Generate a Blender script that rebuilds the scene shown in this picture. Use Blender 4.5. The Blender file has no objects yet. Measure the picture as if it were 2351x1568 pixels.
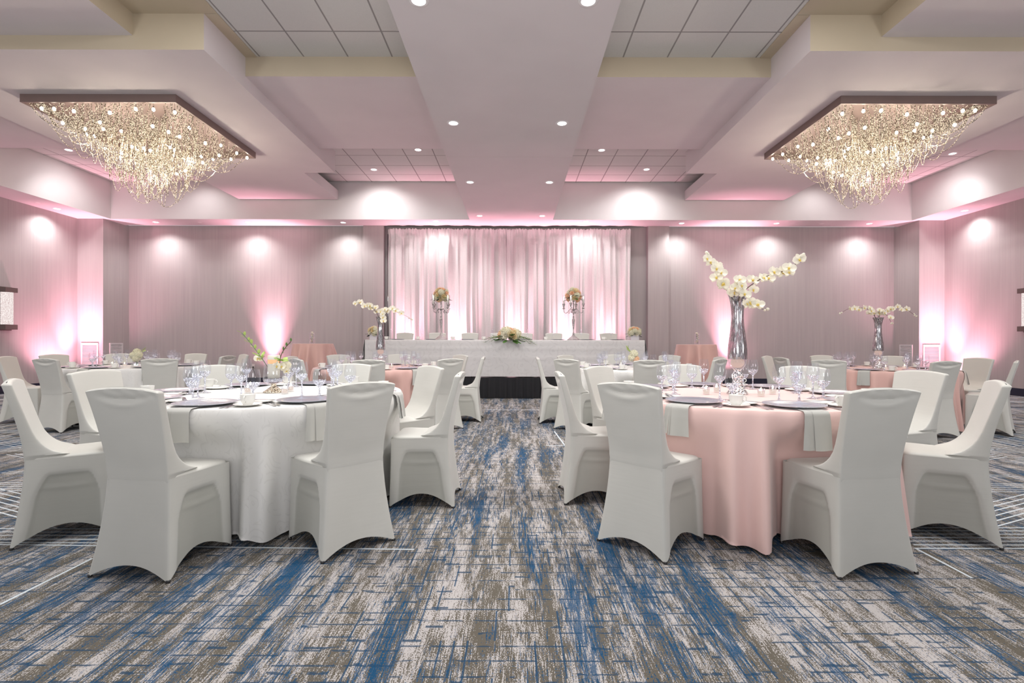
import bpy, math, random
from mathutils import Vector, Matrix
PI = math.pi
S = bpy.context.scene
COL = S.collection
CAMZ = 1.12
F = 1160.0
def R(d): return math.radians(d)
def sm(a, b, x):
    t = max(0.0, min(1.0, (x-a)/(b-a))); return t*t*(3-2*t)
def lerp(a, b, t): return a+(b-a)*t
def interp(tab, x):
    if x <= tab[0][0]: return tab[0][1]
    for (x0, y0), (x1, y1) in zip(tab, tab[1:]):
        if x <= x1:
            t = (x-x0)/(x1-x0); return lerp(y0, y1, t)
    return tab[-1][1]
def smoothtab(tab, x):
    # catmull-rom through table
    n = len(tab)
    if x <= tab[0][0]: return tab[0][1]
    if x >= tab[-1][0]: return tab[-1][1]
    for i in range(n-1):
        if x <= tab[i+1][0]: break
    x0, y0 = tab[i]; x1, y1 = tab[i+1]
    ml = (tab[i+1][1]-tab[i-1][1])/(tab[i+1][0]-tab[i-1][0]) if i > 0 else (y1-y0)/(x1-x0)
    mr = (tab[i+2][1]-y0)/(tab[i+2][0]-x0) if i < n-2 else (y1-y0)/(x1-x0)
    h = x1-x0; t = (x-x0)/h
    return (2*t**3-3*t*t+1)*y0+(t**3-2*t*t+t)*h*ml+(-2*t**3+3*t*t)*y1+(t**3-t*t)*h*mr
# a photo position on the floor, in metres (used once, to lay the room out)
CHW = 16.0
def fl(px, py, z=0.0):
    Y = F*(CAMZ-z)/(py-784); return ((px-1183)/F*Y, Y)

# ------------------------------------------------------------------ materials
MATS = {}
class NT:
    def __init__(s, name):
        m = bpy.data.materials.new(name); m.use_nodes = True
        s.m = m; s.t = m.node_tree; s.t.nodes.clear()
        s.out = s.t.nodes.new('ShaderNodeOutputMaterial')
    def n(s, typ, **kw):
        nd = s.t.nodes.new('ShaderNode'+typ)
        for k, v in kw.items():
            if k.startswith('i_'):
                key = k[2:]
                key = int(key) if key.isdigit() else key.replace('_', ' ')
                s.put(nd.inputs[key], v)
            else: setattr(nd, k, v)
        return nd
    def put(s, sock, v):
        if isinstance(v, bpy.types.NodeSocket): s.t.links.new(v, sock)
        elif isinstance(v, bpy.types.Node): s.t.links.new(v.outputs[0], sock)
        else:
            if isinstance(v, (tuple, list)) and len(v) == 3 and sock.type == 'RGBA': v = (*v, 1)
            sock.default_value = v
    def math(s, op, a, b=0.0, c=0.0, clamp=False):
        nd = s.t.nodes.new('ShaderNodeMath'); nd.operation = op; nd.use_clamp = clamp
        s.put(nd.inputs[0], a); s.put(nd.inputs[1], b)
        if len(nd.inputs) > 2: s.put(nd.inputs[2], c)
        return nd.outputs[0]
    def mr(s, v, a, b, c=0.0, d=1.0, typ='SMOOTHSTEP'):
        nd = s.t.nodes.new('ShaderNodeMapRange'); nd.interpolation_type = typ
        for i, x in enumerate((v, a, b, c, d)): s.put(nd.inputs[i], x)
        return nd.outputs[0]
    def mix(s, f, a, b):
        nd = s.t.nodes.new('ShaderNodeMix'); nd.data_type = 'RGBA'
        s.put(nd.inputs[0], f); s.put(nd.inputs[6], a); s.put(nd.inputs[7], b)
        return nd.outputs[2]
    def comb(s, x, y, z=0.0):
        nd = s.t.nodes.new('ShaderNodeCombineXYZ')
        s.put(nd.inputs[0], x); s.put(nd.inputs[1], y); s.put(nd.inputs[2], z); return nd.outputs[0]
    def pos(s, obj=False):
        if obj: src = s.n('TexCoord').outputs['Object']
        else: src = s.n('NewGeometry').outputs['Position']
        sp = s.t.nodes.new('ShaderNodeSeparateXYZ'); s.t.links.new(src, sp.inputs[0])
        return sp.outputs[0], sp.outputs[1], sp.outputs[2], src
    def noise(s, vec, scale=1.0, detail=2.0, rough=0.5, dim='3D'):
        nd = s.n('TexNoise', noise_dimensions=dim); s.put(nd.inputs['Vector'], vec)
        nd.inputs['Scale'].default_value = scale; nd.inputs['Detail'].default_value = detail
        nd.inputs['Roughness'].default_value = rough; return nd.outputs[0]
    def bsdf(s, color, rough=0.6, metal=0.0, **kw):
        b = s.n('BsdfPrincipled'); s.put(b.inputs['Base Color'], color); s.put(b.inputs['Roughness'], rough)
        s.put(b.inputs['Metallic'], metal)
        for k, v in kw.items(): s.put(b.inputs[k.replace('_', ' ')], v)
        return b
    def bump(s, h, strength=0.3, dist=0.01):
        b = s.n('Bump'); b.inputs['Strength'].default_value = strength; b.inputs['Distance'].default_value = dist
        s.put(b.inputs['Height'], h); return b.outputs[0]
    def done(s, shader):
        s.t.links.new(shader.outputs[0] if isinstance(shader, bpy.types.Node) else shader, s.out.inputs[0]); return s.m

def plain(name, color, rough=0.6, metal=0.0, var=0.04, scale=8.0, **kw):
    t = NT(name); x, y, z, p = t.pos(True)
    n = t.noise(p, scale, 3)
    c = t.mix(n, tuple(v*(1-var*2) for v in color), tuple(min(1, v*(1+var)) for v in color))
    return t.done(t.bsdf(c, rough, metal, **kw))
def emis(name, color, strength):
    t = NT(name); x, y, z, p = t.pos(True)
    n = t.noise(p, 20, 1)
    e = t.n('Emission'); t.put(e.inputs[0], t.mix(n, color, tuple(v*0.95 for v in color))); e.inputs[1].default_value = strength
    m = t.done(e); m.cycles.emission_sampling = 'NONE'; return m

def wallpaper(name, base):
    t = NT(name); x, y, z, p = t.pos()
    s = t.math('ADD', x, y)
    a = t.noise(t.comb(t.math('MULTIPLY', s, 26.0), 0.0, t.math('MULTIPLY', z, 0.6)), 1.0, 3, 0.7)
    b = t.noise(t.comb(t.math('MULTIPLY', s, 9.0), 3.0, t.math('MULTIPLY', z, 0.15)), 1.0, 2, 0.6)
    w = t.n('TexWave', wave_type='BANDS', bands_direction='X'); w.inputs['Scale'].default_value = 1.0
    t.put(w.inputs['Vector'], t.comb(t.math('MULTIPLY', s, 9.0), 0, 0))
    f = t.math('ADD', t.math('MULTIPLY', a, 0.55), t.math('ADD', t.math('MULTIPLY', b, 0.25), t.math('MULTIPLY', w.outputs[1], 0.2)))
    c = t.mix(t.mr(f, 0.3, 0.7), tuple(v*0.91 for v in base), tuple(v*1.07 for v in base))
    return t.done(t.bsdf(c, 0.75))
def tilemat(name, x0, y0, base, cell=0.61):
    t = NT(name); x, y, z, p = t.pos()
    def line(v, o):
        f = t.math('FRACT', t.math('DIVIDE', t.math('SUBTRACT', v, o-50*cell), cell))
        d = t.math('MINIMUM', f, t.math('SUBTRACT', 1.0, f))
        return t.mr(d, 0.012, 0.02, 1.0, 0.0)
    ln = t.math('MAXIMUM', line(x, x0), line(y, y0))
    g = t.noise(p, 60, 4, 0.8)
    c = t.mix(g, tuple(v*0.9 for v in base), tuple(v*1.05 for v in base))
    c = t.mix(ln, c, (0.27, 0.26, 0.255))
    return t.done(t.bsdf(c, 0.85, Normal=t.bump(t.math('ADD', t.math('MULTIPLY', ln, -1.0), t.math('MULTIPLY', g, .2)), 0.5, 0.01)))
def carpet():
    t = NT('carpet_weave'); x, y, z, p = t.pos()
    M = lambda v, k, o=0.0: t.math('MULTIPLY_ADD', v, k, o)
    white = (0.43, 0.405, 0.395); taupe = (0.115, 0.102, 0.082); blue = (0.014, 0.066, 0.142); dark = (0.028, 0.042, 0.062)
    macro = t.noise(t.comb(M(x, 8.5), M(y, 0.75)), 1.0, 2, 0.6)
    macro2 = t.noise(t.comb(M(x, 24.0, 7.0), M(y, 5.0, 2)), 1.0, 1, 0.5)
    fine = t.noise(t.comb(M(x, 210.0), M(y, 11.0)), 1.0, 2, 0.7)
    grain = t.noise(t.comb(M(x, 300.0, 3), M(y, 130.0)), 1.0, 0, 0.5)
    wv = t.math('ADD', t.math('ADD', M(fine, 0.85), M(grain, 0.55)), t.math('ADD', M(macro, 0.70), M(macro2, 0.42)))
    wm = t.mr(wv, 1.27, 1.31)
    bmac = t.noise(t.comb(M(x, 7.0, 31.0), M(y, 0.65, 11)), 1.0, 2, 0.6)
    bfine = t.noise(t.comb(M(x, 110.0, 5), M(y, 9.0)), 1.0, 2, 0.6)
    bv = t.math('ADD', M(bmac, 0.95), t.math('ADD', M(bfine, 0.85), M(grain, 0.55)))
    bm = t.mr(bv, 1.235, 1.28)
    tex = t.noise(t.comb(M(x, 300.0), M(y, 300.0)), 1.0, 0)
    base = t.mix(tex, tuple(v*0.75 for v in taupe), tuple(v*1.3 for v in taupe))
    c = t.mix(bm, base, blue)
    c = t.mix(t.math('MULTIPLY', wm, t.mr(bv, 1.24, 1.34, 1.0, 0.15)), c, white)
    # broken cross threads
    def cross(dx, dy, th, w, seed):
        cx = t.math('FLOOR', M(x, 1/dx))
        jit = t.n('TexWhiteNoise', noise_dimensions='1D'); t.put(jit.inputs['W'], t.math('ADD', cx, seed))
        jy = t.math('ADD', M(y, 1/dy), M(t.math('FLOOR', t.math('MULTIPLY', jit.outputs[0], 3.0)), 0.333))
        cy = t.math('FLOOR', jy)
        wn = t.n('TexWhiteNoise', noise_dimensions='3D'); t.put(wn.inputs['Vector'], t.comb(cx, cy, seed))
        f = t.math('FRACT', jy)
        on = t.math('GREATER_THAN', wn.outputs[0], th)
        return t.math('MULTIPLY', on, t.mr(t.math('ABSOLUTE', t.math('SUBTRACT', f, 0.5)), w, w+0.05, 1.0, 0.0))
    l1 = t.math('MAXIMUM', cross(0.42, 0.085, 0.25, 0.028, 3.0), cross(0.07, 0.14, 0.62, 0.03, 5.0))
    l1 = t.math('MULTIPLY', l1, t.mr(t.noise(t.comb(M(x, 14.0), M(y, 40.0)), 1.0, 1), 0.40, 0.50, 0.0, 0.85))
    c = t.mix(l1, c, t.mix(bm, (0.022, 0.055, 0.10), (0.013, 0.055, 0.12)))
    # vertical dark-blue threads
    cy = t.math('FLOOR', M(y, 1/0.21)); 
    cx = t.math('FLOOR', M(x, 1/0.05))
    wn = t.n('TexWhiteNoise', noise_dimensions='3D'); t.put(wn.inputs['Vector'], t.comb(cx, cy, 9.0))
    fx = t.math('FRACT', M(x, 1/0.05))
    l2 = t.math('MULTIPLY', t.math('GREATER_THAN', wn.outputs[0], 0.72), t.mr(t.math('ABSOLUTE', t.math('SUBTRACT', fx, 0.5)), 0.05, 0.09, 1.0, 0.0))
    c = t.mix(t.math('MULTIPLY', l2, 0.85), c, (0.018, 0.06, 0.12))
    b = t.bsdf(c, 0.95, Normal=t.bump(grain, 0.3, 0.004)); b.inputs['Specular IOR Level'].default_value = 0.1
    return t.done(b)
def spandex(name='ivory_spandex'):
    t = NT(name); x, y, z, p = t.pos(True)
    n = t.noise(p, 5, 2)
    c = t.mix(n, (0.52, 0.52, 0.48), (0.58, 0.575, 0.535))
    at = t.n('Attribute', attribute_name='single_layer'); c = t.mix(t.mr(at.outputs['Fac'], .3, .8), c, (0.41, 0.41, 0.37))  # hollow skirt panels darkened: shade and single cloth layer put into the colour
    w = t.noise(t.comb(t.math('MULTIPLY', x, 3.0), t.math('MULTIPLY', y, 3.0), t.math('MULTIPLY', z, 26.0)), 1.0, 2)
    b = t.bsdf(c, 0.52, Normal=t.bump(w, 0.12, 0.01))
    b.inputs['Sheen Weight'].default_value = 0.25; b.inputs['Sheen Roughness'].default_value = 0.4
    return t.done(b)
def damask(name, base, dark):
    t = NT(name); x, y, z, p = t.pos(True)
    # scrolls: rings around scattered cells, broken up by noise
    u = t.math('MULTIPLY', t.math('ARCTAN2', y, x), 0.95)
    src = t.comb(t.math('ADD', u, t.math('MULTIPLY', x, .35)), t.math('ADD', z, t.math('MULTIPLY', y, .35)), 0.0)
    nz = t.n('TexNoise'); t.put(nz.inputs['Vector'], src); nz.inputs['Scale'].default_value = 9.0
    vm = t.n('VectorMath', operation='MULTIPLY_ADD'); t.put(vm.inputs[0], nz.outputs[1]); vm.inputs[1].default_value = (.07, .07, 0); t.put(vm.inputs[2], src)
    v = t.n('TexVoronoi', voronoi_dimensions='2D'); t.put(v.inputs['Vector'], vm.outputs[0]); v.inputs['Scale'].default_value = 7.5
    r = t.math('SINE', t.math('MULTIPLY', v.outputs[0], 26.0))
    ring = t.mr(r, 0.6, 0.85)
    brk = t.mr(t.noise(src, 11, 1), 0.47, 0.53)
    pat = t.math('MULTIPLY', ring, brk)
    c = t.mix(pat, base, dark)
    b = t.bsdf(c, t.mr(pat, 0, 1, 0.62, 0.42, 'LINEAR'), Normal=t.bump(pat, 0.12, 0.003))
    return t.done(b)
def glassmat(name, tint=(0.97, 0.98, 1.0), edge=0.6, lo=0.05, rough=0.02, glow=(0.97, 0.98, 1.0)):
    t = NT(name)
    tr = t.n('BsdfTransparent'); tr.inputs[0].default_value = (*tint, 1)
    gl = t.n('BsdfGlossy'); gl.inputs[0].default_value = (*glow, 1); gl.inputs['Roughness'].default_value = rough
    lw = t.n('LayerWeight'); lw.inputs[0].default_value = 0.42
    f = t.math('ADD', t.math('MULTIPLY', t.math('POWER', lw.outputs[1], 2.2), edge), lo, clamp=True)
    mx = t.n('MixShader'); t.put(mx.inputs[0], f); t.put(mx.inputs[1], tr); t.put(mx.inputs[2], gl)
    return t.done(mx)
def crystalmat():
    t = NT('cut_crystal'); x, y, z, p = t.pos(True)
    v = t.n('TexVoronoi'); t.put(v.inputs['Vector'], p); v.inputs['Scale'].default_value = 90
    tr = t.n('BsdfTransparent'); tr.inputs[0].default_value = (0.93, 0.94, .97, 1)
    nb = t.bump(v.outputs[0], 1.0, 0.02)
    gl = t.n('BsdfGlossy'); gl.inputs[0].default_value = (0.9, 0.92, 1, 1); gl.inputs['Roughness'].default_value = 0.08; t.put(gl.inputs['Normal'], nb)
    f = t.mr(v.outputs[0], 0.1, 0.6, 0.15, 0.6)
    mx = t.n('MixShader'); t.put(mx.inputs[0], f); t.put(mx.inputs[1], tr); t.put(mx.inputs[2], gl)
    return t.done(mx)
def mercury():
    t = NT('mercury_glass'); x, y, z, p = t.pos(True)
    n = t.noise(t.comb(t.math('MULTIPLY', x, 90.0), t.math('MULTIPLY', y, 90.0), t.math('MULTIPLY', z, 16.0)), 1.0, 3, 0.7)
    f = t.mr(n, 0.42, 0.62, 0.45, 0.98)
    c = t.mix(t.mr(n, 0.5, 0.6), (0.45, 0.44, 0.45), (0.85, 0.84, 0.86))
    gl = t.n('BsdfGlossy'); t.put(gl.inputs[0], c); gl.inputs['Roughness'].default_value = 0.09
    tr = t.n('BsdfTransparent'); tr.inputs[0].default_value = (0.8, 0.78, .8, 1)
    mx = t.n('MixShader'); t.put(mx.inputs[0], f); t.put(mx.inputs[1], tr); t.put(mx.inputs[2], gl)
    return t.done(mx)
def sparkle(name, a, b, scale=120.0):
    t = NT(name); x, y, z, p = t.pos(True)
    v = t.n('TexVoronoi'); t.put(v.inputs['Vector'], p); v.inputs['Scale'].default_value = scale
    c = t.mix(t.mr(v.outputs[0], 0.15, 0.55), a, b)
    return t.done(t.bsdf(c, 0.16, 0.9, Normal=t.bump(v.outputs[0], 1.0, 0.01)))
def beadmat():
    t = NT('glass_bead_chain'); x, y, z, p = t.pos(True)
    n = t.noise(p, 70, 1); n2 = t.noise(p, 1.7, 0)
    c = t.mix(t.mr(n, 0.4, 0.6), (0.05, 0.035, 0.02), (0.28, 0.22, 0.15))
    b = t.bsdf(c, 0.22, 0.2)
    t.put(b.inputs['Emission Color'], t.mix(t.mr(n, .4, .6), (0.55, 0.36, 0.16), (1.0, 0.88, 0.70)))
    t.put(b.inputs['Emission Strength'], t.mr(n, 0.45, 0.62, 0.06, 0.85))  # glints of the bulbs painted into the beads as emission
    m = t.done(b); m.cycles.emission_sampling = 'NONE'; return m
def drapemat():
    t = NT('crinkled_satin_drape'); x, y, z, p = t.pos()
    n = t.noise(t.comb(t.math('MULTIPLY', x, 50.0), 0, t.math('MULTIPLY', z, 28.0)), 1.0, 3, .7)
    c = t.mix(n, (0.50, 0.47, 0.47), (0.64, 0.61, 0.61))
    b = t.bsdf(c, 0.45, Normal=t.bump(n, 0.5, 0.008)); b.inputs['Sheen Weight'].default_value = 0.3
    return t.done(b)
def clothmat(name, c0, c1, rough=0.7, sheen=0.3):
    t = NT(name); x, y, z, p = t.pos(True)
    n = t.noise(p, 3, 3)
    b = t.bsdf(t.mix(n, c0, c1), rough); b.inputs['Sheen Weight'].default_value = sheen
    return t.done(b)
def petalmat(name, inner, outer, r=0.03):
    t = NT(name); x, y, z, p = t.pos(True)
    n = t.noise(p, 30, 2)
    c = t.mix(n, outer, inner)
    b = t.bsdf(c, 0.55); b.inputs['Subsurface Weight'].default_value = 0.0
    tl = t.n('BsdfTranslucent'); t.put(tl.inputs[0], c)
    mx = t.n('MixShader'); mx.inputs[0].default_value = 0.3; t.put(mx.inputs[1], b); t.put(mx.inputs[2], tl)
    return t.done(mx)
def sconce_glass():
    t = NT('crackled_lit_glass'); x, y, z, p = t.pos()
    n = t.noise(t.comb(t.math('MULTIPLY', x, 60.0), t.math('MULTIPLY', y, 60.0), t.math('MULTIPLY', z, 60.0)), 1.0, 3, .8)
    e = t.n('Emission'); t.put(e.inputs[0], t.mix(t.mr(n, .35, .65), (0.62, 0.48, 0.47), (1, 0.93, 0.9))); e.inputs[1].default_value = 1.0
    m = t.done(e); m.cycles.emission_sampling = 'NONE'; return m
M = {}
def mk():
    M['wall'] = wallpaper('striped_wallpaper', (0.40, 0.355, 0.355))
    M['tileL'] = tilemat('acoustic_tile', -3.535, 6.40, (0.60, 0.60, 0.58))
    M['tileR'] = tilemat('acoustic_tile_offset', 1.48, 6.40, (0.60, 0.60, 0.58))
    M['paint'] = plain('soffit_paint', (0.66, 0.615, 0.62), 0.75, scale=1.5)
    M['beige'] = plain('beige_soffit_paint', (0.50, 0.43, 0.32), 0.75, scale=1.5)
    M['carpet'] = carpet()
    M['line'] = plain('white_carpet_yarn', (0.60, 0.66, 0.70), 0.95, var=.15, scale=60)
    M['navy'] = plain('navy_vinyl', (0.012, 0.014, 0.035), 0.5)
    M['spandex'] = spandex()
    M['pink'] = clothmat('blush_polyester', (0.76, 0.53, 0.49), (0.82, 0.58, 0.54), 0.6)
    M['pinkdull'] = clothmat('dusty_rose_polyester', (0.62, 0.385, 0.34), (0.69, 0.43, 0.385), 0.6)
    M['damask'] = damask('ivory_damask', (0.74, 0.735, 0.71), (0.70, 0.695, 0.67))
    M['napkin'] = clothmat('grey_napkin_linen', (0.40, 0.40, 0.375), (0.46, 0.46, 0.43), 0.85)
    M['silver'] = plain('silver_charger', (0.66, 0.70, 0.79), 0.24, 0.8, var=0.06)
    M['steel'] = plain('polished_flatware', (0.62, 0.62, 0.66), 0.14, 1.0)
    M['chrome'] = sparkle('hammered_silver', (0.10, 0.10, 0.11), (0.98, 0.98, 0.98), 70)
    M['brass'] = sparkle('champagne_metal', (0.25, 0.17, 0.08), (0.95, 0.85, 0.68), 90)
    M['candel'] = sparkle('antiqued_silver', (0.12, 0.11, 0.11), (0.62, 0.60, 0.60), 60)
    M['china'] = plain('white_china', (0.80, 0.795, 0.76), 0.18, var=.01)
    M['glass'] = glassmat('clear_stemware')
    M['vglass'] = glassmat('clear_vase_glass', edge=0.6, lo=0.10)
    M['crystal'] = crystalmat()
    M['mercury'] = mercury()
    M['bead'] = beadmat()
    M['bronze'] = plain('bronze_frame', (0.235, 0.17, 0.155), 0.45, 0.3)
    M['bulb'] = emis('lit_bulb', (1.0, 0.90, 0.74), 22.0)
    M['lens'] = emis('downlight_lens', (1.0, 0.97, 0.97), 5.0)
    M['trimw'] = plain('white_trim_metal', (0.75, 0.73, 0.73), 0.4)
    M['drape'] = drapemat()
    M['black'] = plain('black_cloth', (0.010, 0.010, 0.013), 0.8)
    M['blackp'] = plain('black_plastic', (0.02, 0.02, 0.022), 0.4)
    M['petal'] = petalmat('white_orchid_petal', (0.92, 0.90, 0.82), (0.86, 0.82, 0.66))
    M['lip'] = petalmat('yellow_orchid_lip', (0.85, 0.62, 0.10), (0.90, 0.78, 0.30))
    M['cream'] = petalmat('cream_rose_petal', (0.88, 0.72, 0.38), (0.88, 0.80, 0.60))
    M['ivoryfl'] = petalmat('ivory_hydrangea_petal', (0.88, 0.86, 0.72), (0.80, 0.78, 0.60))
    M['peach'] = petalmat('peach_rose_petal', (0.92, 0.58, 0.36), (0.93, 0.72, 0.52))
    M['leaf'] = plain('green_leaf', (0.10, 0.22, 0.05), 0.5, var=.3, scale=20)
    M['lime'] = plain('lime_leaf', (0.42, 0.55, 0.14), 0.5, var=.2, scale=20)
    M['darkleaf'] = plain('dark_foliage', (0.05, 0.075, 0.06), 0.5, var=.4, scale=20)
    M['stem'] = plain('brown_stem', (0.10, 0.055, 0.035), 0.6)
    M['gstem'] = plain('green_stem', (0.17, 0.24, 0.16), 0.6)
    M['boxwhite'] = plain('white_ceramic', (0.62, 0.59, 0.62), 0.4)
    M['flame'] = emis('flame', (1.0, 0.75, 0.42), 9.0)
    M['wax'] = emis('glowing_tealight_wax', (1.0, 0.80, 0.66), 0.85)
    M['waxbody'] = clothmat('ivory_wax', (0.72, 0.68, 0.58), (0.78, 0.74, 0.64), 0.5, 0)
    M['waxglow'] = emis('lit_wax', (1.0, 0.56, 0.26), 1.0)
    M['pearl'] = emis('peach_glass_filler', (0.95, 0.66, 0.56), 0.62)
    M['sconce'] = sconce_glass()
    M['sconcecap'] = plain('brown_metal_cap', (0.13, 0.095, 0.09), 0.5, 0.2)
    M['grille'] = plain('white_grille', (0.66, 0.62, 0.63), 0.5)
    M['slot'] = plain('grille_gap', (0.10, 0.085, 0.09), 0.8)
    M['plastic'] = plain('ivory_plastic', (0.62, 0.56, 0.54), 0.4)
mk()

# ------------------------------------------------------------------ mesh building
class MB:
    def __init__(s): s.v = []; s.f = []; s.mi = []; s.xf = None; s.cur = 0
    def add(s, vs, fs):
        o = len(s.v)
        s.v += [tuple(s.xf @ Vector(v)) for v in vs] if s.xf is not None else [tuple(v) for v in vs]
        for f in fs: s.f.append(tuple(i+o for i in f)); s.mi.append(s.cur)
    def box(s, x0, x1, y0, y1, z0, z1):
        s.add([(x0,y0,z0),(x1,y0,z0),(x1,y1,z0),(x0,y1,z0),(x0,y0,z1),(x1,y0,z1),(x1,y1,z1),(x0,y1,z1)],
              [(0,3,2,1),(4,5,6,7),(0,1,5,4),(1,2,6,5),(2,3,7,6),(3,0,4,7)])
    def lathe(s, prof, n=24, c=(0,0,0), cap0=False, cap1=False):
        vs = []; fs = []; m = len(prof)
        for (r, z) in prof:
            for k in range(n):
                a = 2*PI*k/n; vs.append((c[0]+r*math.cos(a), c[1]+r*math.sin(a), c[2]+z))
        for i in range(m-1):
            for k in range(n):
                k2 = (k+1) % n; fs.append((i*n+k, i*n+k2, (i+1)*n+k2, (i+1)*n+k))
        if cap0: fs.append(tuple(range(n-1, -1, -1)))
        if cap1: fs.append(tuple((m-1)*n+k for k in range(n)))
        s.add(vs, fs)
    def tube(s, pts, r, n=6, cap=True):
        pts = [Vector(p) for p in pts]; vs = []; fs = []; m = len(pts)
        rr = r if isinstance(r, (list, tuple)) else [r]*m
        up = Vector((0, 0, 1)); prev = None
        for i, p in enumerate(pts):
            d = (pts[min(i+1, m-1)]-pts[max(i-1, 0)])
            if d.length < 1e-9: d = Vector((0, 0, 1))
            d.normalize()
            if prev is None:
                a = d.cross(up if abs(d.z) < 0.9 else Vector((1, 0, 0))).normalized()
            else:
                a = prev - d*prev.dot(d)
                a = a.normalized() if a.length > 1e-6 else d.orthogonal().normalized()
            prev = a; b = d.cross(a)
            for k in range(n):
                t = 2*PI*k/n; vs.append(tuple(p+a*(rr[i]*math.cos(t))+b*(rr[i]*math.sin(t))))
        for i in range(m-1):
            for k in range(n):
                k2 = (k+1) % n; fs.append((i*n+k, i*n+k2, (i+1)*n+k2, (i+1)*n+k))
        if cap: fs.append(tuple(range(n-1, -1, -1))); fs.append(tuple((m-1)*n+k for k in range(n)))
        s.add(vs, fs)
    def grid(s, fn, nu, nv, closeu=False):
        vs = [fn(i/(nu if closeu else nu-1), j/(nv-1)) for j in range(nv) for i in range(nu)]
        fs = []
        for j in range(nv-1):
            for i in range(nu if closeu else nu-1):
                i2 = (i+1) % nu; fs.append((j*nu+i, j*nu+i2, (j+1)*nu+i2, (j+1)*nu+i))
        s.add(vs, fs)
    def ball(s, c, r, n=10, m=6, sq=1.0, jit=0.0, rnd=None):
        vs = [(c[0], c[1], c[2]-r*sq)]; fs = []
        for j in range(1, m):
            ph = -PI/2+PI*j/m
            for k in range(n):
                t = 2*PI*k/n; q = r*(1+(rnd.uniform(-jit, jit) if rnd else 0))
                vs.append((c[0]+q*math.cos(ph)*math.cos(t), c[1]+q*math.cos(ph)*math.sin(t), c[2]+q*sq*math.sin(ph)))
        vs.append((c[0], c[1], c[2]+r*sq)); T = len(vs)-1
        for k in range(n): fs.append((0, 1+(k+1) % n, 1+k))
        for j in range(m-2):
            for k in range(n):
                a = 1+j*n+k; b = 1+j*n+(k+1) % n; fs.append((a, b, b+n, a+n))
        for k in range(n): fs.append((T, 1+(m-2)*n+k, 1+(m-2)*n+(k+1) % n))
        s.add(vs, fs)
    def mesh(s, name, mats, smooth=True, recalc=False):
        me = bpy.data.meshes.new(name); me.from_pydata(s.v, [], s.f)
        if not isinstance(mats, (list, tuple)): mats = [mats]
        for m in mats: me.materials.append(m)
        if len(mats) > 1: me.polygons.foreach_set('material_index', s.mi)
        if smooth:
            me.polygons.foreach_set('use_smooth', [True]*len(s.f))
            if isinstance(smooth, float): me.set_sharp_from_angle(angle=R(smooth))
        me.update(); return me
def link(o, parent=None):
    COL.objects.link(o)
    if parent is not None: o.parent = parent
    return o
def ob(name, me, parent=None, loc=(0,0,0), rz=0.0, rot=None, scale=None):
    o = bpy.data.objects.new(name, me); link(o, parent); o.location = loc
    o.rotation_euler = rot if rot is not None else (0, 0, rz)
    if scale is not None: o.scale = (scale,)*3 if isinstance(scale, (int, float)) else scale
    return o
def tag(o, label, cat, group=None, kind=None):
    o['label'] = label; o['category'] = cat
    if group: o['group'] = group
    if kind: o['kind'] = kind
    return o
def empty(name, label, cat, loc, rz=0.0, group=None):
    o = bpy.data.objects.new(name, None); link(o); o.location = loc; o.rotation_euler = (0, 0, rz)
    o.empty_display_size = 0.1
    return tag(o, label, cat, group)
def struct(name, mb, mats, smooth=False):
    o = ob(name, mb.mesh(name, mats, smooth)); o['kind'] = 'structure'; return o
# ------------------------------------------------------------------ camera
cam = bpy.data.objects.new('camera', bpy.data.cameras.new('camera')); COL.objects.link(cam)
cam.data.sensor_width = 36.0; cam.data.lens = 36.0*F/2351; cam.data.shift_x = -7.5/2351; cam.data.clip_start = 0.05
cam.matrix_world = Matrix.Translation((0, 0, CAMZ)) @ Matrix.Rotation(PI/2, 4, 'X') @ Matrix.Rotation(R(0.12), 4, 'Z')
S.camera = cam

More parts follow.
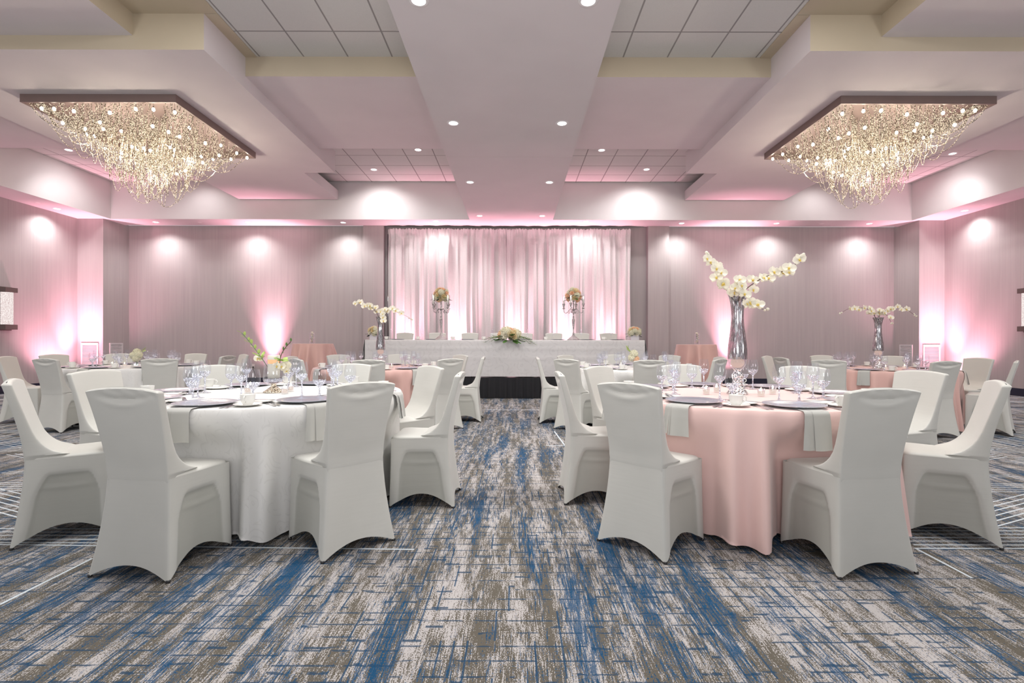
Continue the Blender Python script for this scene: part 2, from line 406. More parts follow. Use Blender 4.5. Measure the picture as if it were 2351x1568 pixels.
# ------------------------------------------------------------------ room
X0 = -0.105
ZT, ZB, ZP, ZS = 5.044, 4.77, 4.60, 4.12
YF = -1.2                      # the room goes on behind the camera; nothing of it is in view
YS, YC, YW, YN = 12.45, 12.42, 13.25, 13.42
XI, XR, XW = 9.87, 10.03, 10.66   # inner soffit edge, column return, side wall (from the room's middle)
def room():
    m = MB(); m.box(X0-XW-.2, X0+XW+.2, YF, YN+.2, -0.06, 0.0)
    # inlaid white yarn lines of the carpet
    m.cur = 1
    def seg(p, q, w=0.012):
        p = Vector((*p, 0.0006)); q = Vector((*q, 0.0006)); d = (q-p).normalized(); n = Vector((-d.y, d.x, 0))*w*.5
        m.add([p-n, q-n, q+n, p+n], [(0,1,2,3)])
    seg(fl(0, 1391), fl(213, 1284), .014); seg(fl(-60, 1252), fl(952, 1262), .014)
    seg(fl(-60, 1241), fl(600, 1241.5), .012)
    seg(fl(2098, 1249), fl(2420, 1249), .014); seg(fl(2100, 1257), fl(2420, 1257), .014); seg(fl(2105, 1258), fl(2233, 1325), .014)
    seg(fl(1093, 941), fl(1250, 941), .03); seg(fl(1255, 1023), fl(1312, 1023), .02); seg(fl(1273, 990), fl(1303, 1030), .016)
    rnd = random.Random(4)
    # bundles of parallel lines along both side walls
    def bundle(cx, cy, ang, L, n, gap=0.052):
        d = Vector((math.cos(ang), math.sin(ang))); q = Vector((-d.y, d.x))
        for k in range(n):
            l = L*rnd.uniform(.75, 1.0); o = q*(k-(n-1)/2)*gap + d*rnd.uniform(-.1, .1)
            a = Vector((cx, cy))+o-d*l/2; b = Vector((cx, cy))+o+d*l/2
            seg(a, b, .011)
    for side in (-1, 1):
        y = 2.95; row = 0
        while y < 12.0:
            x = 2.7+ (row % 2)*.7
            while x < 10.3:
                ang = [0.0, R(24)*side, R(-24)*side, 0.0][(row+int(x*1.3)) % 4]
                if abs(x) < 10.2: bundle(X0+side*x+rnd.uniform(-.1, .1), y+rnd.uniform(-.06, .06), ang, 1.55, 5 if ang == 0 else 6)
                x += 1.45
            y += 0.46; row += 1
    struct('floor', m, [M['carpet'], M['line']])
    # walls
    m = MB(); m.box(X0-XW-.2, X0-XW, YF, YN+.2, 0, 5.2); struct('wall_left', m, M['wall'])
    m = MB(); m.box(X0+XW, X0+XW+.2, YF, YN+.2, 0, 5.2); struct('wall_right', m, M['wall'])
    m = MB(); m.box(X0-XW, -3.95, YW, YW+.2, 0, ZS+.02); m.box(3.98, X0+XW, YW, YW+.2, 0, ZS+.02)
    m.box(-3.95, -3.42, YW-.15, YN+.2, 0, ZS+.02); m.box(3.44, 3.98, YW-.15, YN+.2, 0, ZS+.02)
    m.box(-3.43, 3.45, YN-.14, YN+.2, 0, ZS+.3)
    struct('wall_back', m, M['wall'])
    m = MB(); m.box(X0-XW, X0-XR, YC, YW, 0, ZS+.02); struct('wall_left_column', m, M['wall'])
    m = MB(); m.box(X0+XR, X0+XW, YC, YW, 0, ZS+.02); struct('wall_right_column', m, M['wall'])
    b = 0.16; e = .012
    m = MB(); m.box(X0-XW, X0-XW+e, YF, YC, 0, b); m.box(X0-XW, X0-XR+e, YC-e, YC, 0, b); m.box(X0-XR, X0-XR+e, YC, YW, 0, b)
    struct('baseboard_left', m, M['navy'])
    m = MB(); m.box(X0+XW-e, X0+XW, YF, YC, 0, b); m.box(X0+XR-e, X0+XW, YC-e, YC, 0, b); m.box(X0+XR-e, X0+XR, YC, YW, 0, b)
    struct('baseboard_right', m, M['navy'])
    m = MB(); m.box(X0-XR, -3.95, YW-e, YW, 0, b); m.box(3.98, X0+XR, YW-e, YW, 0, b); m.box(-3.95, -3.42, YW-.15-e, YW-.15, 0, b); m.box(3.44, 3.98, YW-.15-e, YW-.15, 0, b)
    struct('baseboard_back', m, M['navy'])
    # ceiling: tile plane, then the boxed soffits hung under it
    m = MB(); m.box(X0-XW, X0, YF, YS, ZT, ZT+.1); m.cur = 1; m.box(X0, X0+XW, YF, YS, ZT, ZT+.1)
    struct('ceiling', m, [M['tileL'], M['tileR']])
    def sof(name, boxes, beigeside=True, top=ZT):
        m = MB()
        for (x0, x1, y0, y1, z0) in boxes:
            m.cur = 0; m.box(x0, x1, y0, y1, z0, top)
        return struct(name, m, [M['paint']])
    def boxed(name, x0, x1, y0, y1, z0, z1, front=None):
        """a soffit whose upright faces may carry the beige paint"""
        m = MB(); m.box(x0, x1, y0, y1, z0, z1)
        fi = {'b': 0, 't': 1, 'f': 2, 'r': 3, 'k': 4, 'l': 5}
        for ch in (front or ''): m.mi[fi[ch]] = 1
        return struct(name, m, [M['paint'], M['beige']])
    boxed('ceiling_centre_beam', X0-1.025, X0+1.025, YF, 8.20, ZS-.006, ZT)
    boxed('ceiling_centre_beam_rear', X0-1.025, X0+1.025, 8.206, YN+.1, ZS-.006, ZT)
    boxed('ceiling_back_soffit', X0-XW, X0+XW, YS, YW-.12, ZS, ZT+.1)
    boxed("ceiling_back_soffit_niche", -3.42, 3.44, YW-.12, YN-.14, ZS+.02, ZT+.1)
    for sg, nm in ((-1, 'left'), (1, 'right')):
        def bb(name, xa, xb, y0, y1, z0, z1, fr=None):
            a, b = sorted((X0+sg*xa, X0+sg*xb)); return boxed(f'ceiling_{nm}_{name}', a, b, y0, y1, z0, z1, fr)
        bb('side_soffit', XI, XW, YF, YS, ZS, ZT+.1)
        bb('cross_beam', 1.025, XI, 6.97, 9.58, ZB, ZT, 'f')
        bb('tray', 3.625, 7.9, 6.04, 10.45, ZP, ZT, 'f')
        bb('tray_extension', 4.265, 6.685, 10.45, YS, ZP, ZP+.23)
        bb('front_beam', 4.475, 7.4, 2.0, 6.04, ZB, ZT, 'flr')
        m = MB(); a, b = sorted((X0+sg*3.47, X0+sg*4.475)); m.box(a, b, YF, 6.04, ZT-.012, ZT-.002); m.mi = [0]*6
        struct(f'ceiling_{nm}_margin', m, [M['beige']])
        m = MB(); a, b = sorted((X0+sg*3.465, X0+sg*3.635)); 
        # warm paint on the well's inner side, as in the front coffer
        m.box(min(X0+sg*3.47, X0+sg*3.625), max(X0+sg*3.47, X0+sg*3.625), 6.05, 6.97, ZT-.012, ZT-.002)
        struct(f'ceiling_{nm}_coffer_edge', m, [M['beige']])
room()

# ------------------------------------------------------------------ lamps
def spot(x, y, z, watts, size=120, blend=0.6, color=(1,1,1), tgt=None, rad=0.04, name='spot_lamp'):
    l = bpy.data.lights.new(name, 'SPOT'); l.energy = watts; l.spot_size = R(size); l.spot_blend = blend; l.color = color; l.shadow_soft_size = rad
    o = bpy.data.objects.new(name, l); COL.objects.link(o); o.location = (x, y, z)
    d = Vector(tgt)-Vector((x, y, z)) if tgt else Vector((0, 0, -1))
    o.rotation_euler = d.to_track_quat('-Z', 'Y').to_euler(); return o
def point(x, y, z, watts, color=(1,1,1), rad=0.1):
    l = bpy.data.lights.new('lamp', 'POINT'); l.energy = watts; l.color = color; l.shadow_soft_size = rad
    o = bpy.data.objects.new('lamp', l); COL.objects.link(o); o.location = (x, y, z); return o
_dl = {}
def downlight(x, y, z, label, group, lamp=None):
    if not _dl:
        a = MB(); a.lathe([(0.062, -.004), (0.072, -.006), (0.088, -.004), (0.09, 0.0)], 28); _dl['ring'] = a.mesh('trim_ring', M['trimw'])
        a = MB(); a.lathe([(0.0005, -.0022), (0.063, -.0022), (0.063, -.0035)], 28); _dl['lens'] = a.mesh('lens', M['lens'])
    e = empty('recessed_downlight', label, 'downlight', (x, y, z), group=group)
    ob('trim_ring', _dl['ring'], e); ob('lens', _dl['lens'], e)
WHITE = (1.0, 0.98, 0.97); PINK = (1.0, 0.42, 0.55)
G = 'recessed ceiling downlights'
for k, (y, nm) in enumerate(((4.44, 'first'), (6.93, 'second'), (9.5, 'third'), (12.04, 'last'))):
    for sx, side in ((-.855, 'wall mirror'), (.635, 'x')):
        sd = 'white centrepiece table side' if sx < 0 else 'pink orchid table side'
        downlight(sx, y, ZS-.006, f'downlight in the centre beam, {nm} pair from the front, {"white" if sx<0 else "pink"} table side', G)
        spot(sx, y, ZS-.03, 80, 110, .7, WHITE, rad=.06)
for k, (x, t) in enumerate(((-9.1, 'corner column'), (-6.77, 'blue-sky'), (-4.36, 'pilaster'), (4.2, ''), (6.6, ''), (8.95, ''))):
    side = 'white front table side' if x < 0 else 'pink front table side'
    wh = {0: 'over the corner', 1: 'in the middle of the wall', 2: 'beside the drape niche'}[k if k < 3 else 5-k]
    downlight(x, 12.78, ZS, f'downlight in the back soffit {wh}, {side}', G)
    spot(x, 12.76, ZS-.03, 105, 136, 1.0, WHITE, tgt=(x, 12.9, 2.9), rad=.06)
for x, w in ((-1.99, 'white'), (1.76, 'pink')):
    downlight(x, 12.62, ZS, f'downlight in the back soffit just in front of the drape, {w} table side', G)
    spot(x, 12.62, ZS-.03, 45, 150, .9, WHITE, tgt=(x, 12.8, 2), rad=.05)
for x, y, w in ((-3.24, 11.55, 'beside the cross beam tray'), (-2.0, 10.35, 'next to the centre beam'), (2.98, 11.5, 'beside the tray'), (1.76, 10.35, 'next to the centre beam'), (-9.2, 10.4, 'by the side wall soffit'), (9.08, 10.5, 'by the side wall soffit')):
    downlight(x, y, ZT, f'downlight in the tiled recess {w}, {"white" if x<0 else "pink"} front table side', G)
    tx = x if abs(x) < 5 else x+math.copysign(.5, x)
    spot(x, y, ZT-.03, 70, 130, .8, WHITE, rad=.05, tgt=(x, y+1.0, 3.0))
for sg in (-1, 1):
    x = X0+sg*10.33; s_ = "white" if sg < 0 else "pink"
    for y, w in ((11.5, 'far'), (9.0, 'near')):
        if y > 9.5: downlight(x, y, ZS, f'downlight in the side soffit close to the corner, {s_} front table side', G)
        spot(x, y, ZS-.03, 95, 136, 1.0, WHITE, tgt=(X0+sg*10.43, y, 2.9), rad=.06)
        spot(X0+sg*8.9, y-.4, ZT-.04, 42, 130, .9, WHITE, tgt=(X0+sg*9.8, y-.4, 3.6), rad=.04)
# scallops on the upright face of the back soffit
for x in (-7.6, -3.3, 3.0, 7.3):
    spot(x, 11.7, ZT-.06, 30, 130, .9, WHITE, tgt=(x, 12.1, 4.1), rad=.04)

# uplight cans standing on the floor along the walls
UP = [(-6.35, 12.95, 'on the floor by the wall outlet', (-6.25, 13.25, 1.6)), (5.55, 12.95, 'on the floor behind the orchid vase table', (5.55, 13.25, 1.6)),
      (-10.45, 12.0, 'on the floor in the corner near white round tables', (-10.6, 12.5, 1.6)), (10.25, 12.0, 'on the floor in the corner near pink round tables', (10.4, 12.5, 1.6)),
      (-2.75, 12.75, 'behind the head table under the drape edge by the pink cocktail table', (-2.7, 13.2, 3.0)), (-1.45, 12.75, 'behind the head table under the drape, second from its edge', (-1.4, 13.2, 3.0)),
      (0.0, 12.75, 'behind the middle of the head table under the drape', (0.0, 13.2, 3.0)), (1.25, 12.75, 'behind the head table under the drape, by the second candelabra', (1.2, 13.2, 3.0)), (2.4, 12.75, 'behind the head table under the drape by its flower box end', (2.4, 13.2, 3.0))]
_up = {}
def uplight(x, y, where, tg, z0=0.0):
    if not _up:
        a = MB(); a.lathe([(0.0, 0.05), (.06, .05), (.075, .07), (.085, .2), (.075, .2), (.07, .17), (0.0, .165)], 20); _up['can'] = a.mesh('can', M['blackp'], 40.0)
        a = MB(); a.tube([(-.1, 0, .01), (-.1, 0, .14)], .008); a.tube([(.1, 0, .01), (.1, 0, .14)], .008); a.box(-.11, .11, -.05, .05, 0, .012); a.tube([(-.1, 0, .13), (-.08, 0, .13)], .01); a.tube([(.08, 0, .13), (.1, 0, .13)], .01)
        _up['yoke'] = a.mesh('yoke', M['blackp'], 40.0)
        a = MB(); a.lathe([(0.0005, .172), (.069, .172)], 20); _up['lens'] = a.mesh('lens', emis('pink_led_lens', (1, .45, .6), 6))
    e = empty('uplight_can', f'small black uplight {where}', 'uplight', (x, y, z0), group='pink uplights washing the walls')
    for k in ('can', 'yoke', 'lens'): ob(k, _up[k], e)
for i, (x, y, w, tg) in enumerate(UP):
    dr = i >= 4
    uplight(x, y, w, tg, 0.0)
    k = 1.0 if not dr else .55
    if i in (2, 3): spot(x+(.35 if i == 2 else -.35), y-.5, .2, 260, 120, 1.0, PINK, tgt=(x+(-.4 if i == 2 else .4), y+.2, 3.2), rad=.05)
    spot(x, y, .21, 800*k, 54, 1.0, PINK, tgt=(x, tg[1]+.0, 4.1), rad=.03)
    spot(x, y, .22, (650 if i < 2 or dr else 330)*k, 34, 1.0, (1.0, .74, .79), tgt=(x, tg[1]+.0, 3.6), rad=.03)
    spot(x, y-.02, .23, 45*k, 150, .8, PINK, tgt=(x, y-.4, 2.4), rad=.03)
# soft general fill: added area lamps under the front ceiling, out of view
def area(x, y, z, sx, sy, watts, color=(1,1,1), rot=(0,0,0)):
    l = bpy.data.lights.new('ceiling_panel_lamp', 'AREA'); l.shape = 'RECTANGLE'; l.size = sx; l.size_y = sy; l.energy = watts; l.color = color
    o = bpy.data.objects.new('ceiling_panel_lamp', l); COL.objects.link(o); o.location = (x, y, z); o.rotation_euler = rot; return o
for x in (-2.4, 2.2): area(x, 3.6, ZT-.03, 2.0, 2.4, 165, (1, .985, .97))
for x in (-8.6, 8.4): area(x, 4.5, ZB+.1, 1.0, 2.5, 110, (1, .97, .96))
w = bpy.data.worlds.new('world'); S.world = w; w.use_nodes = True
w.node_tree.nodes['Background'].inputs[0].default_value = (0.97, 0.97, 1.0, 1); w.node_tree.nodes['Background'].inputs[1].default_value = 0.62
C = S.cycles
# added fill: unseen spots behind the camera, bounced off the front ceiling
for x in (-6, 0, 6): spot(x, -.6, 1.6, 300, 150, 1.0, (1, .96, .96), tgt=(x*.8, 4.5, 5.0), rad=.5)
C.max_bounces = 7; C.diffuse_bounces = 4; C.glossy_bounces = 3; C.transmission_bounces = 3; C.transparent_max_bounces = 14
C.caustics_reflective = False; C.caustics_refractive = False; C.sample_clamp_indirect = 4.0; C.use_adaptive_sampling = True; C.adaptive_threshold = 0.02
C.use_denoising = True
S.view_settings.view_transform = 'Standard'; S.view_settings.exposure = 0.1

# ------------------------------------------------------------------ chairs
CH = {}
def chair_meshes():
    # skirt: four stretched panels between the feet, hems pulled up into arches
    hem = [(-.217, -.225), (.217, -.225), (.205, .222), (-.205, .222)]
    top = [(-.170, -.172), (.170, -.172), (.1985, .211), (-.1985, .211)]
    arch = [.062, .088, .055, .088]
    NU, NV = 40, 34
    PK = {}
    def skirt(u, v):
        q = u*4; k = int(q) % 4; t = q-int(q); k2 = (k+1) % 4
        f = (1-v)**1.55
        a = [lerp(top[k][i], hem[k][i], f) for i in (0, 1)]; b = [lerp(top[k2][i], hem[k2][i], f) for i in (0, 1)]
        zh = arch[k]*(1-abs(2*t-1)**2.2)
        # the cloth wraps a foot: keep the tips close to the corners
        x = lerp(a[0], b[0], t); y = lerp(a[1], b[1], t)
        cx, cy = 0, 0.01
        dx, dy = x-cx, y-cy; L = math.hypot(dx, dy)
        inw = .020*math.sin(PI*t)*(1-v)+ .006*math.exp(-(min(t, 1-t)/.03)**2)
        z = lerp(zh, .464, v)
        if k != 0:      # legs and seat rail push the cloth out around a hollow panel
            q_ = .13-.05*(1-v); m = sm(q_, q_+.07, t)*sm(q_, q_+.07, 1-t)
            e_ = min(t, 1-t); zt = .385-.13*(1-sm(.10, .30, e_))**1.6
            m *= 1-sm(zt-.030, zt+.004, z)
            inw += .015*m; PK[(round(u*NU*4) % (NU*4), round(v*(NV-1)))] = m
            if k != 0: inw -= .004*m*math.exp(-((z-.315+.02*math.sin(PI*t))/.012)**2)
        return (x-dx/L*inw, y-dy/L*inw, z)
    a = MB(); a.grid(skirt, NU*4, NV, True)
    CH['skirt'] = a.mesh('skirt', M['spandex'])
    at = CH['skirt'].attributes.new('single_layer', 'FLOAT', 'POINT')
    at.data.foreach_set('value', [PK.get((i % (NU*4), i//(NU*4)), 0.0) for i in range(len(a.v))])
    # seat pad
    a = MB()
    def outline(t, ins, zz):
        pts = [(-.170, -.170), (.170, -.170), (.1985, .212), (-.1985, .212)]
        q = t*4; k = int(q) % 4; s_ = q-int(q); k2 = (k+1) % 4
        x = lerp(pts[k][0], pts[k2][0], s_); y = lerp(pts[k][1], pts[k2][1], s_)
        rr = .022*math.exp(-(min(s_, 1-s_)/.06)**2)
        L = math.hypot(x, y-.02); k_ = 1-(ins+rr)/L
        return (x*k_, (y-.02)*k_+.02, zz)
    lv = [(0.006, .43), (.004, .44), (.002, .452), (.002, .462), (.006, .469), (.014, .475), (.04, .479), (.09, .482), (.14, .484)]
    a.grid(lambda u, v: outline(u, *lv[min(len(lv)-1, int(round(v*(len(lv)-1))))]), 64, len(lv), True)
    a.f.append(tuple(len(a.v)-64+i for i in range(64))); a.mi.append(0)
    CH['seat'] = a.mesh('seat', M['spandex'])
    # backrest with the stretched sweep down to the seat
    W = [(.40, .155), (.44, .168), (.47, .170), (.55, .170), (.65, .174), (.78, .183), (.87, .191), (.91, .193)]
    YR = [(.40, -.155), (.44, -.170), (.47, -.1735), (.54, -.180), (.65, -.200), (.78, -.232), (.91, -.268)]
    YFt = [(.40, .02), (.470, .03), (.483, .0), (.50, -.045), (.53, -.085), (.58, -.122), (.66, -.152), (.74, -.176), (.83, -.203), (.91, -.226)]
    zs = [.40, .44, .46, .475, .483, .49, .50, .512, .53, .55, .58, .62, .66, .70, .74, .77, .79, .80, .81, .82, .828, .836, .844, .852, .86, .867, .874, .880]
    n = len(zs)
    side = 12
    def ring(u, z, ins=0.0):
        # u 0..1 round: rear face, side, front face, side
        w_ = smoothtab(W, z)-ins; yr = smoothtab(YR, z)+ins; yf = smoothtab(YFt, z)-ins
        c = .012
        q = u*4; k = int(q) % 4; t = q-int(q)
        wy = lerp(.170, .1985, (yf+.172)/.383)-.0015; wf = lerp(w_, wy, 1-sm(.478, .60, z)) if z > .478 else .165
        if k == 0: x = lerp(-w_+c, w_-c, t); y = yr - .004*math.sin(PI*t)*sm(.48, .62, z)*(1-sm(.76, .84, z))
        elif k == 1: x = lerp(w_, wf, t)-c+(c*math.sin(PI*t)**.5 if 0 < t < 1 else 0); y = lerp(yr, yf, t*t*(3-2*t))
        elif k == 2: x = lerp(wf-c, -wf+c, t); y = yf-.010*math.sin(PI*t)*sm(.5, .62, z)
        else: x = -(lerp(wf, w_, t)-c+(c*math.sin(PI*t)**.5 if 0 < t < 1 else 0)); y = lerp(yf, yr, t*t*(3-2*t))
        crown = .018*(1-(x/.19)**2)*sm(.72, .88, z)
        # tension folds hanging under the top edge on the rear face
        if k == 0:
            d = (z-.845)-.018*(x/.12)**2+.012
            y += .011*math.exp(-(d/.010)**2)*math.exp(-(x/.13)**2) - .008*math.exp(-((d+.024)/.013)**2)*math.exp(-(x/.09)**2)
            y += .003*math.sin(x*70+z*40)*math.exp(-((z-.862)/.012)**2)
        return (x, y, z+crown)
    a = MB(); NUB = 112
    vs = []; fs = []
    for z in zs: vs += [ring(i/NUB, z) for i in range(NUB)]
    vs += [ring(i/NUB, .8855, .006) for i in range(NUB)]
    vs += [ring(i/NUB, .888, .019) for i in range(NUB)]
    m_ = n+2
    for j in range(m_-1):
        for i in range(NUB):
            i2 = (i+1) % NUB; fs.append((j*NUB+i, j*NUB+i2, (j+1)*NUB+i2, (j+1)*NUB+i))
    fs.append(tuple((m_-1)*NUB+i for i in range(NUB)))
    a.add(vs, fs); CH['backrest'] = a.mesh('backrest', M['spandex'], 50.0)
    a = MB(); a.lathe([(.0, 0), (.009, 0), (.010, .003), (.010, .012), (.0, .012)], 12); CH['foot'] = a.mesh('foot', M['blackp'])
chair_meshes()
FEET = [(-.207, -.215), (.207, -.215), (.196, .212), (-.196, .212)]
def chair(px, py, face, label, group, z=0.0):
    """px, py: middle between the two rear feet; face: heading of the sitter in degrees"""
    a = R(face); rz = a-PI/2
    cx = px+math.cos(a)*.222; cy = py+math.sin(a)*.222
    e = empty('banquet_chair', label, 'chair', (cx, cy, z), rz, group)
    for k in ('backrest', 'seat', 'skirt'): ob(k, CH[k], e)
    for fx, fy in FEET: ob('foot', CH['foot'], e, (fx, fy, 0))
    return (cx, cy, a)

SEATW = {0: 'front', 1: 'front {o}', 2: '{o}', 3: 'rear {o}', 4: 'rear', 5: 'rear {i}', 6: '{i}', 7: 'front {i}'}
TB = {}
def table_def(key, name, c, wallright, chairs, base=0.0, cloth='pink'):
    TB[key] = dict(name=name, c=c, chairs=chairs, base=base, cloth=cloth, wr=wallright)
def seatname(key, ang):
    """ang: 270 is the camera side, 90 the stage side; wall / aisle for the two flanks"""
    k = int(round(((ang-270) % 360)/45.0)) % 8      # 0 front,1 front-right,2 right...
    R_, L_ = ('wall-side', 'aisle-side') if TB[key]['wr'] else ('aisle-side', 'wall-side')
    return {0: 'front', 1: 'front '+R_, 2: R_, 3: 'stage-end '+R_, 4: 'stage-end', 5: 'stage-end '+L_, 6: L_, 7: 'front '+L_}[k]
table_def('T1', 'front pink table', (1.57, 3.57), True, {180: (.335, 3.67, 1), 225: (.61, 2.69, 44), 270: (1.74, 2.41, 98), 315: (2.745, 2.90, 148), 0: (3.10, 3.88, 196), 45: (2.60, 4.58, 225), 90: (1.60, 4.86, 270), 135: (.75, 4.48, 313)}, 1, 'pink')
table_def('T2', 'front white table', (-1.73, 3.60), False, {270: (-1.81, 2.36, 82), 315: (-.82, 2.69, 136), 0: (-.407, 3.60, 180), 225: (-2.82, 2.86, 37), 180: (-3.08, 3.72, -10), 135: (-2.69, 4.55, 311), 90: (-1.58, 4.87, 270), 45: (-.76, 4.46, 222)}, -4, 'damask')
table_def('T3', 'second-row pink aisle table', (-1.92, 7.2), False, {315: (-.82, 6.35, 132), 0: (-.47, 7.2, 180), 45: (-.90, 8.2, 222), 90: (-1.95, 8.5, 270), 135: (-2.85, 8.15, 315), 180: (-3.2, 7.25, 0), 225: (-2.72, 6.3, 45), 270: (-1.72, 5.95, 92)}, 0, 'pinkdull')
table_def('T4', 'second-row white aisle table', (1.71, 7.3), True, {225: (.65, 6.35, 48), 180: (.33, 7.1, 0), 135: (.82, 8.2, -45), 90: (1.71, 8.6, 270), 45: (2.53, 8.3, 225), 0: (2.98, 7.4, 180), 315: (2.62, 6.5, 135), 270: (1.60, 6.05, 92)}, 0, 'damask')
table_def('T5', 'second-row white wall table', (-5.55, 7.4), False, {270: (-5.68, 6.13, 78), 315: (-4.36, 6.2, 124), 180: (-6.98, 6.95, 17), 150: (-7.2, 7.9, -22), 135: (-6.7, 8.55, -52), 90: (-5.5, 8.7, 270), 45: (-4.5, 8.35, 225), 0: (-4.28, 7.5, 180)}, 0, 'damask')
table_def('T6', 'second-row pink wall table', (5.1, 7.1), True, {270: (5.0, 5.88, 96), 315: (6.06, 6.13, 133), 0: (6.5, 7.1, 192), 45: (6.0, 8.05, 225), 90: (5.1, 8.4, 270), 135: (4.0, 8.0, -45), 180: (3.8, 7.2, 0), 225: (3.88, 6.25, 47)}, 0, 'pinkdull')
TABLE_R = 0.905; TZ = 0.752
def place_chairs(key):
    t = TB[key]; res = []
    names = set()
    for ang, (x, y, f) in t['chairs'].items():
        sn = seatname(key, ang)
        if sn in names or ang == 150: sn = 'wall-side' if key == 'T5' and ang == 150 else sn
        if key == 'T5' and ang == 180: sn = 'front wall-side'
        names.add(sn)
        lab = f'ivory covered chair at the {sn} seat of the {t["name"]}'
        if key == 'T1' and ang == 270: lab = 'ivory covered chair, back to camera, at the front seat of the front pink table'
        res.append(chair(x, y, f, lab, 'ivory covered banquet chairs around the round tables'))
    return res
def cloth_mesh(key, mat, chairs, seed):
    rnd = random.Random(seed); c = TB[key]['c']
    N = 360
    waves = [(k, rnd.uniform(0, 2*PI), rnd.uniform(.5, 1)) for k in (17, 23, 31, 38, 45)]
    tw = sum(w for _, _, w in waves)
    H = TZ-0.03
    prof = [(0.0, 0.0), (.30, 0.0), (.60, 0.0), (.80, 0.0), (.88, -.0005)]
    drop = [0, .004, .012, .03, .06, .10, .15, .20, .27, .34, .41, .48, .55, .61, .66, H-.03, H-.008, H]
    vs = []; rows = []
    hemv = [(rnd.choice([12, 16, 21]), rnd.uniform(0, 6.28)) for _ in range(2)]
    def wave(th): return sum(w*math.cos(k*th+p) for k, p, w in waves)/tw
    for (r, z) in prof:
        rows.append([(max(r, .0005)*math.cos(2*PI*i/N), max(r, .0005)*math.sin(2*PI*i/N), TZ+z) for i in range(N)])
    for d in drop:
        row = []
        for i in range(N):
            th = 2*PI*i/N; t = d/H
            base = TABLE_R+.012*min(1, d/.02)-.012
            wv = wave(th); wv = wv+.35*abs(wv)
            r = base+.035*t+.085*(t**.8)*wv
            z = TZ-d
            # chairs push the hanging cloth in
            for (cx, cy, a) in chairs:
                # chair front edge line: point cx+cos a*.23, direction a (towards centre)
                px = math.cos(th); py = math.sin(th)
                for it in range(1):
                    qx = c[0]+px*r-cx; qy = c[1]+py*r-cy
                    fwd = qx*math.cos(a)+qy*math.sin(a); lat = -qx*math.sin(a)+qy*math.cos(a)
                    if fwd < .27 and abs(lat) < .42:
                        k = (1-sm(.25, .37, abs(lat)))*(1-sm(.50, .70, z))
                        # shrink r so that fwd >= .25
                        cosang = px*math.cos(a)+py*math.sin(a)
                        if cosang < -.2: r += (-(0.27-fwd)/(-cosang))*k
            r = max(r, .35)
            zz = z if d < H else z+.012*math.sin(hemv[0][0]*th+hemv[0][1])
            row.append((r*math.cos(th), r*math.sin(th), zz))
        rows.append(row)
    a = MB(); vs = [v for row in rows for v in row]; fs = []
    for j in range(len(rows)-1):
        for i in range(N):
            i2 = (i+1) % N; fs.append((j*N+i, (j+1)*N+i, (j+1)*N+i2, j*N+i2))
    a.add(vs, fs); return a.mesh('tablecloth', mat)
CLABEL = {'T1': 'blush pink floor-length cloth on the front pink table', 'T2': 'white scroll damask cloth draped over the front white table', 'T3': 'pink cloth on the second-row aisle table with tall orchid vase',
          'T4': 'white damask cloth on the second-row aisle table with hydrangea vase', 'T5': 'white damask cloth on the second-row wall table with white flower vase', 'T6': 'pink cloth on the second-row wall table with wide orchid vase'}
a = MB(); a.lathe([(0.0005, .70), (.885, .70), (.89, .71), (.89, .74), (.885, .748), (.0005, .748)], 64); TOPM = a.mesh('tabletop', plain('grey_laminate', (.3, .3, .3)), 40.0)
a = MB(); a.tube([(0, -.25, 0.012), (0, -.25, .70)], .014, 8); a.tube([(0, .25, 0.012), (0, .25, .70)], .014, 8); a.tube([(0, -.28, .012), (0, .28, .012)], .012, 8); a.tube([(0, -.25, .35), (0, .25, .35)], .01, 6)
LEGM = a.mesh('leg', M['steel'])
for i, key in enumerate(TB):
    t = TB[key]; ch = place_chairs(key)
    me = cloth_mesh(key, M[t['cloth']], ch, 31+i*7)
    o = ob('tablecloth', me, None, (*t['c'], 0)); tag(o, CLABEL[key], 'tablecloth', 'floor-length cloths on the round tables')
    e = empty('round_table', f'round folding table hidden under the cloth of the {t["name"]}', 'table', (*t['c'], 0), .4, 'round banquet tables')
    ob('tabletop', TOPM, e)
    for sx in (-.22, .22): ob('leg', LEGM, e, (sx, 0, 0))
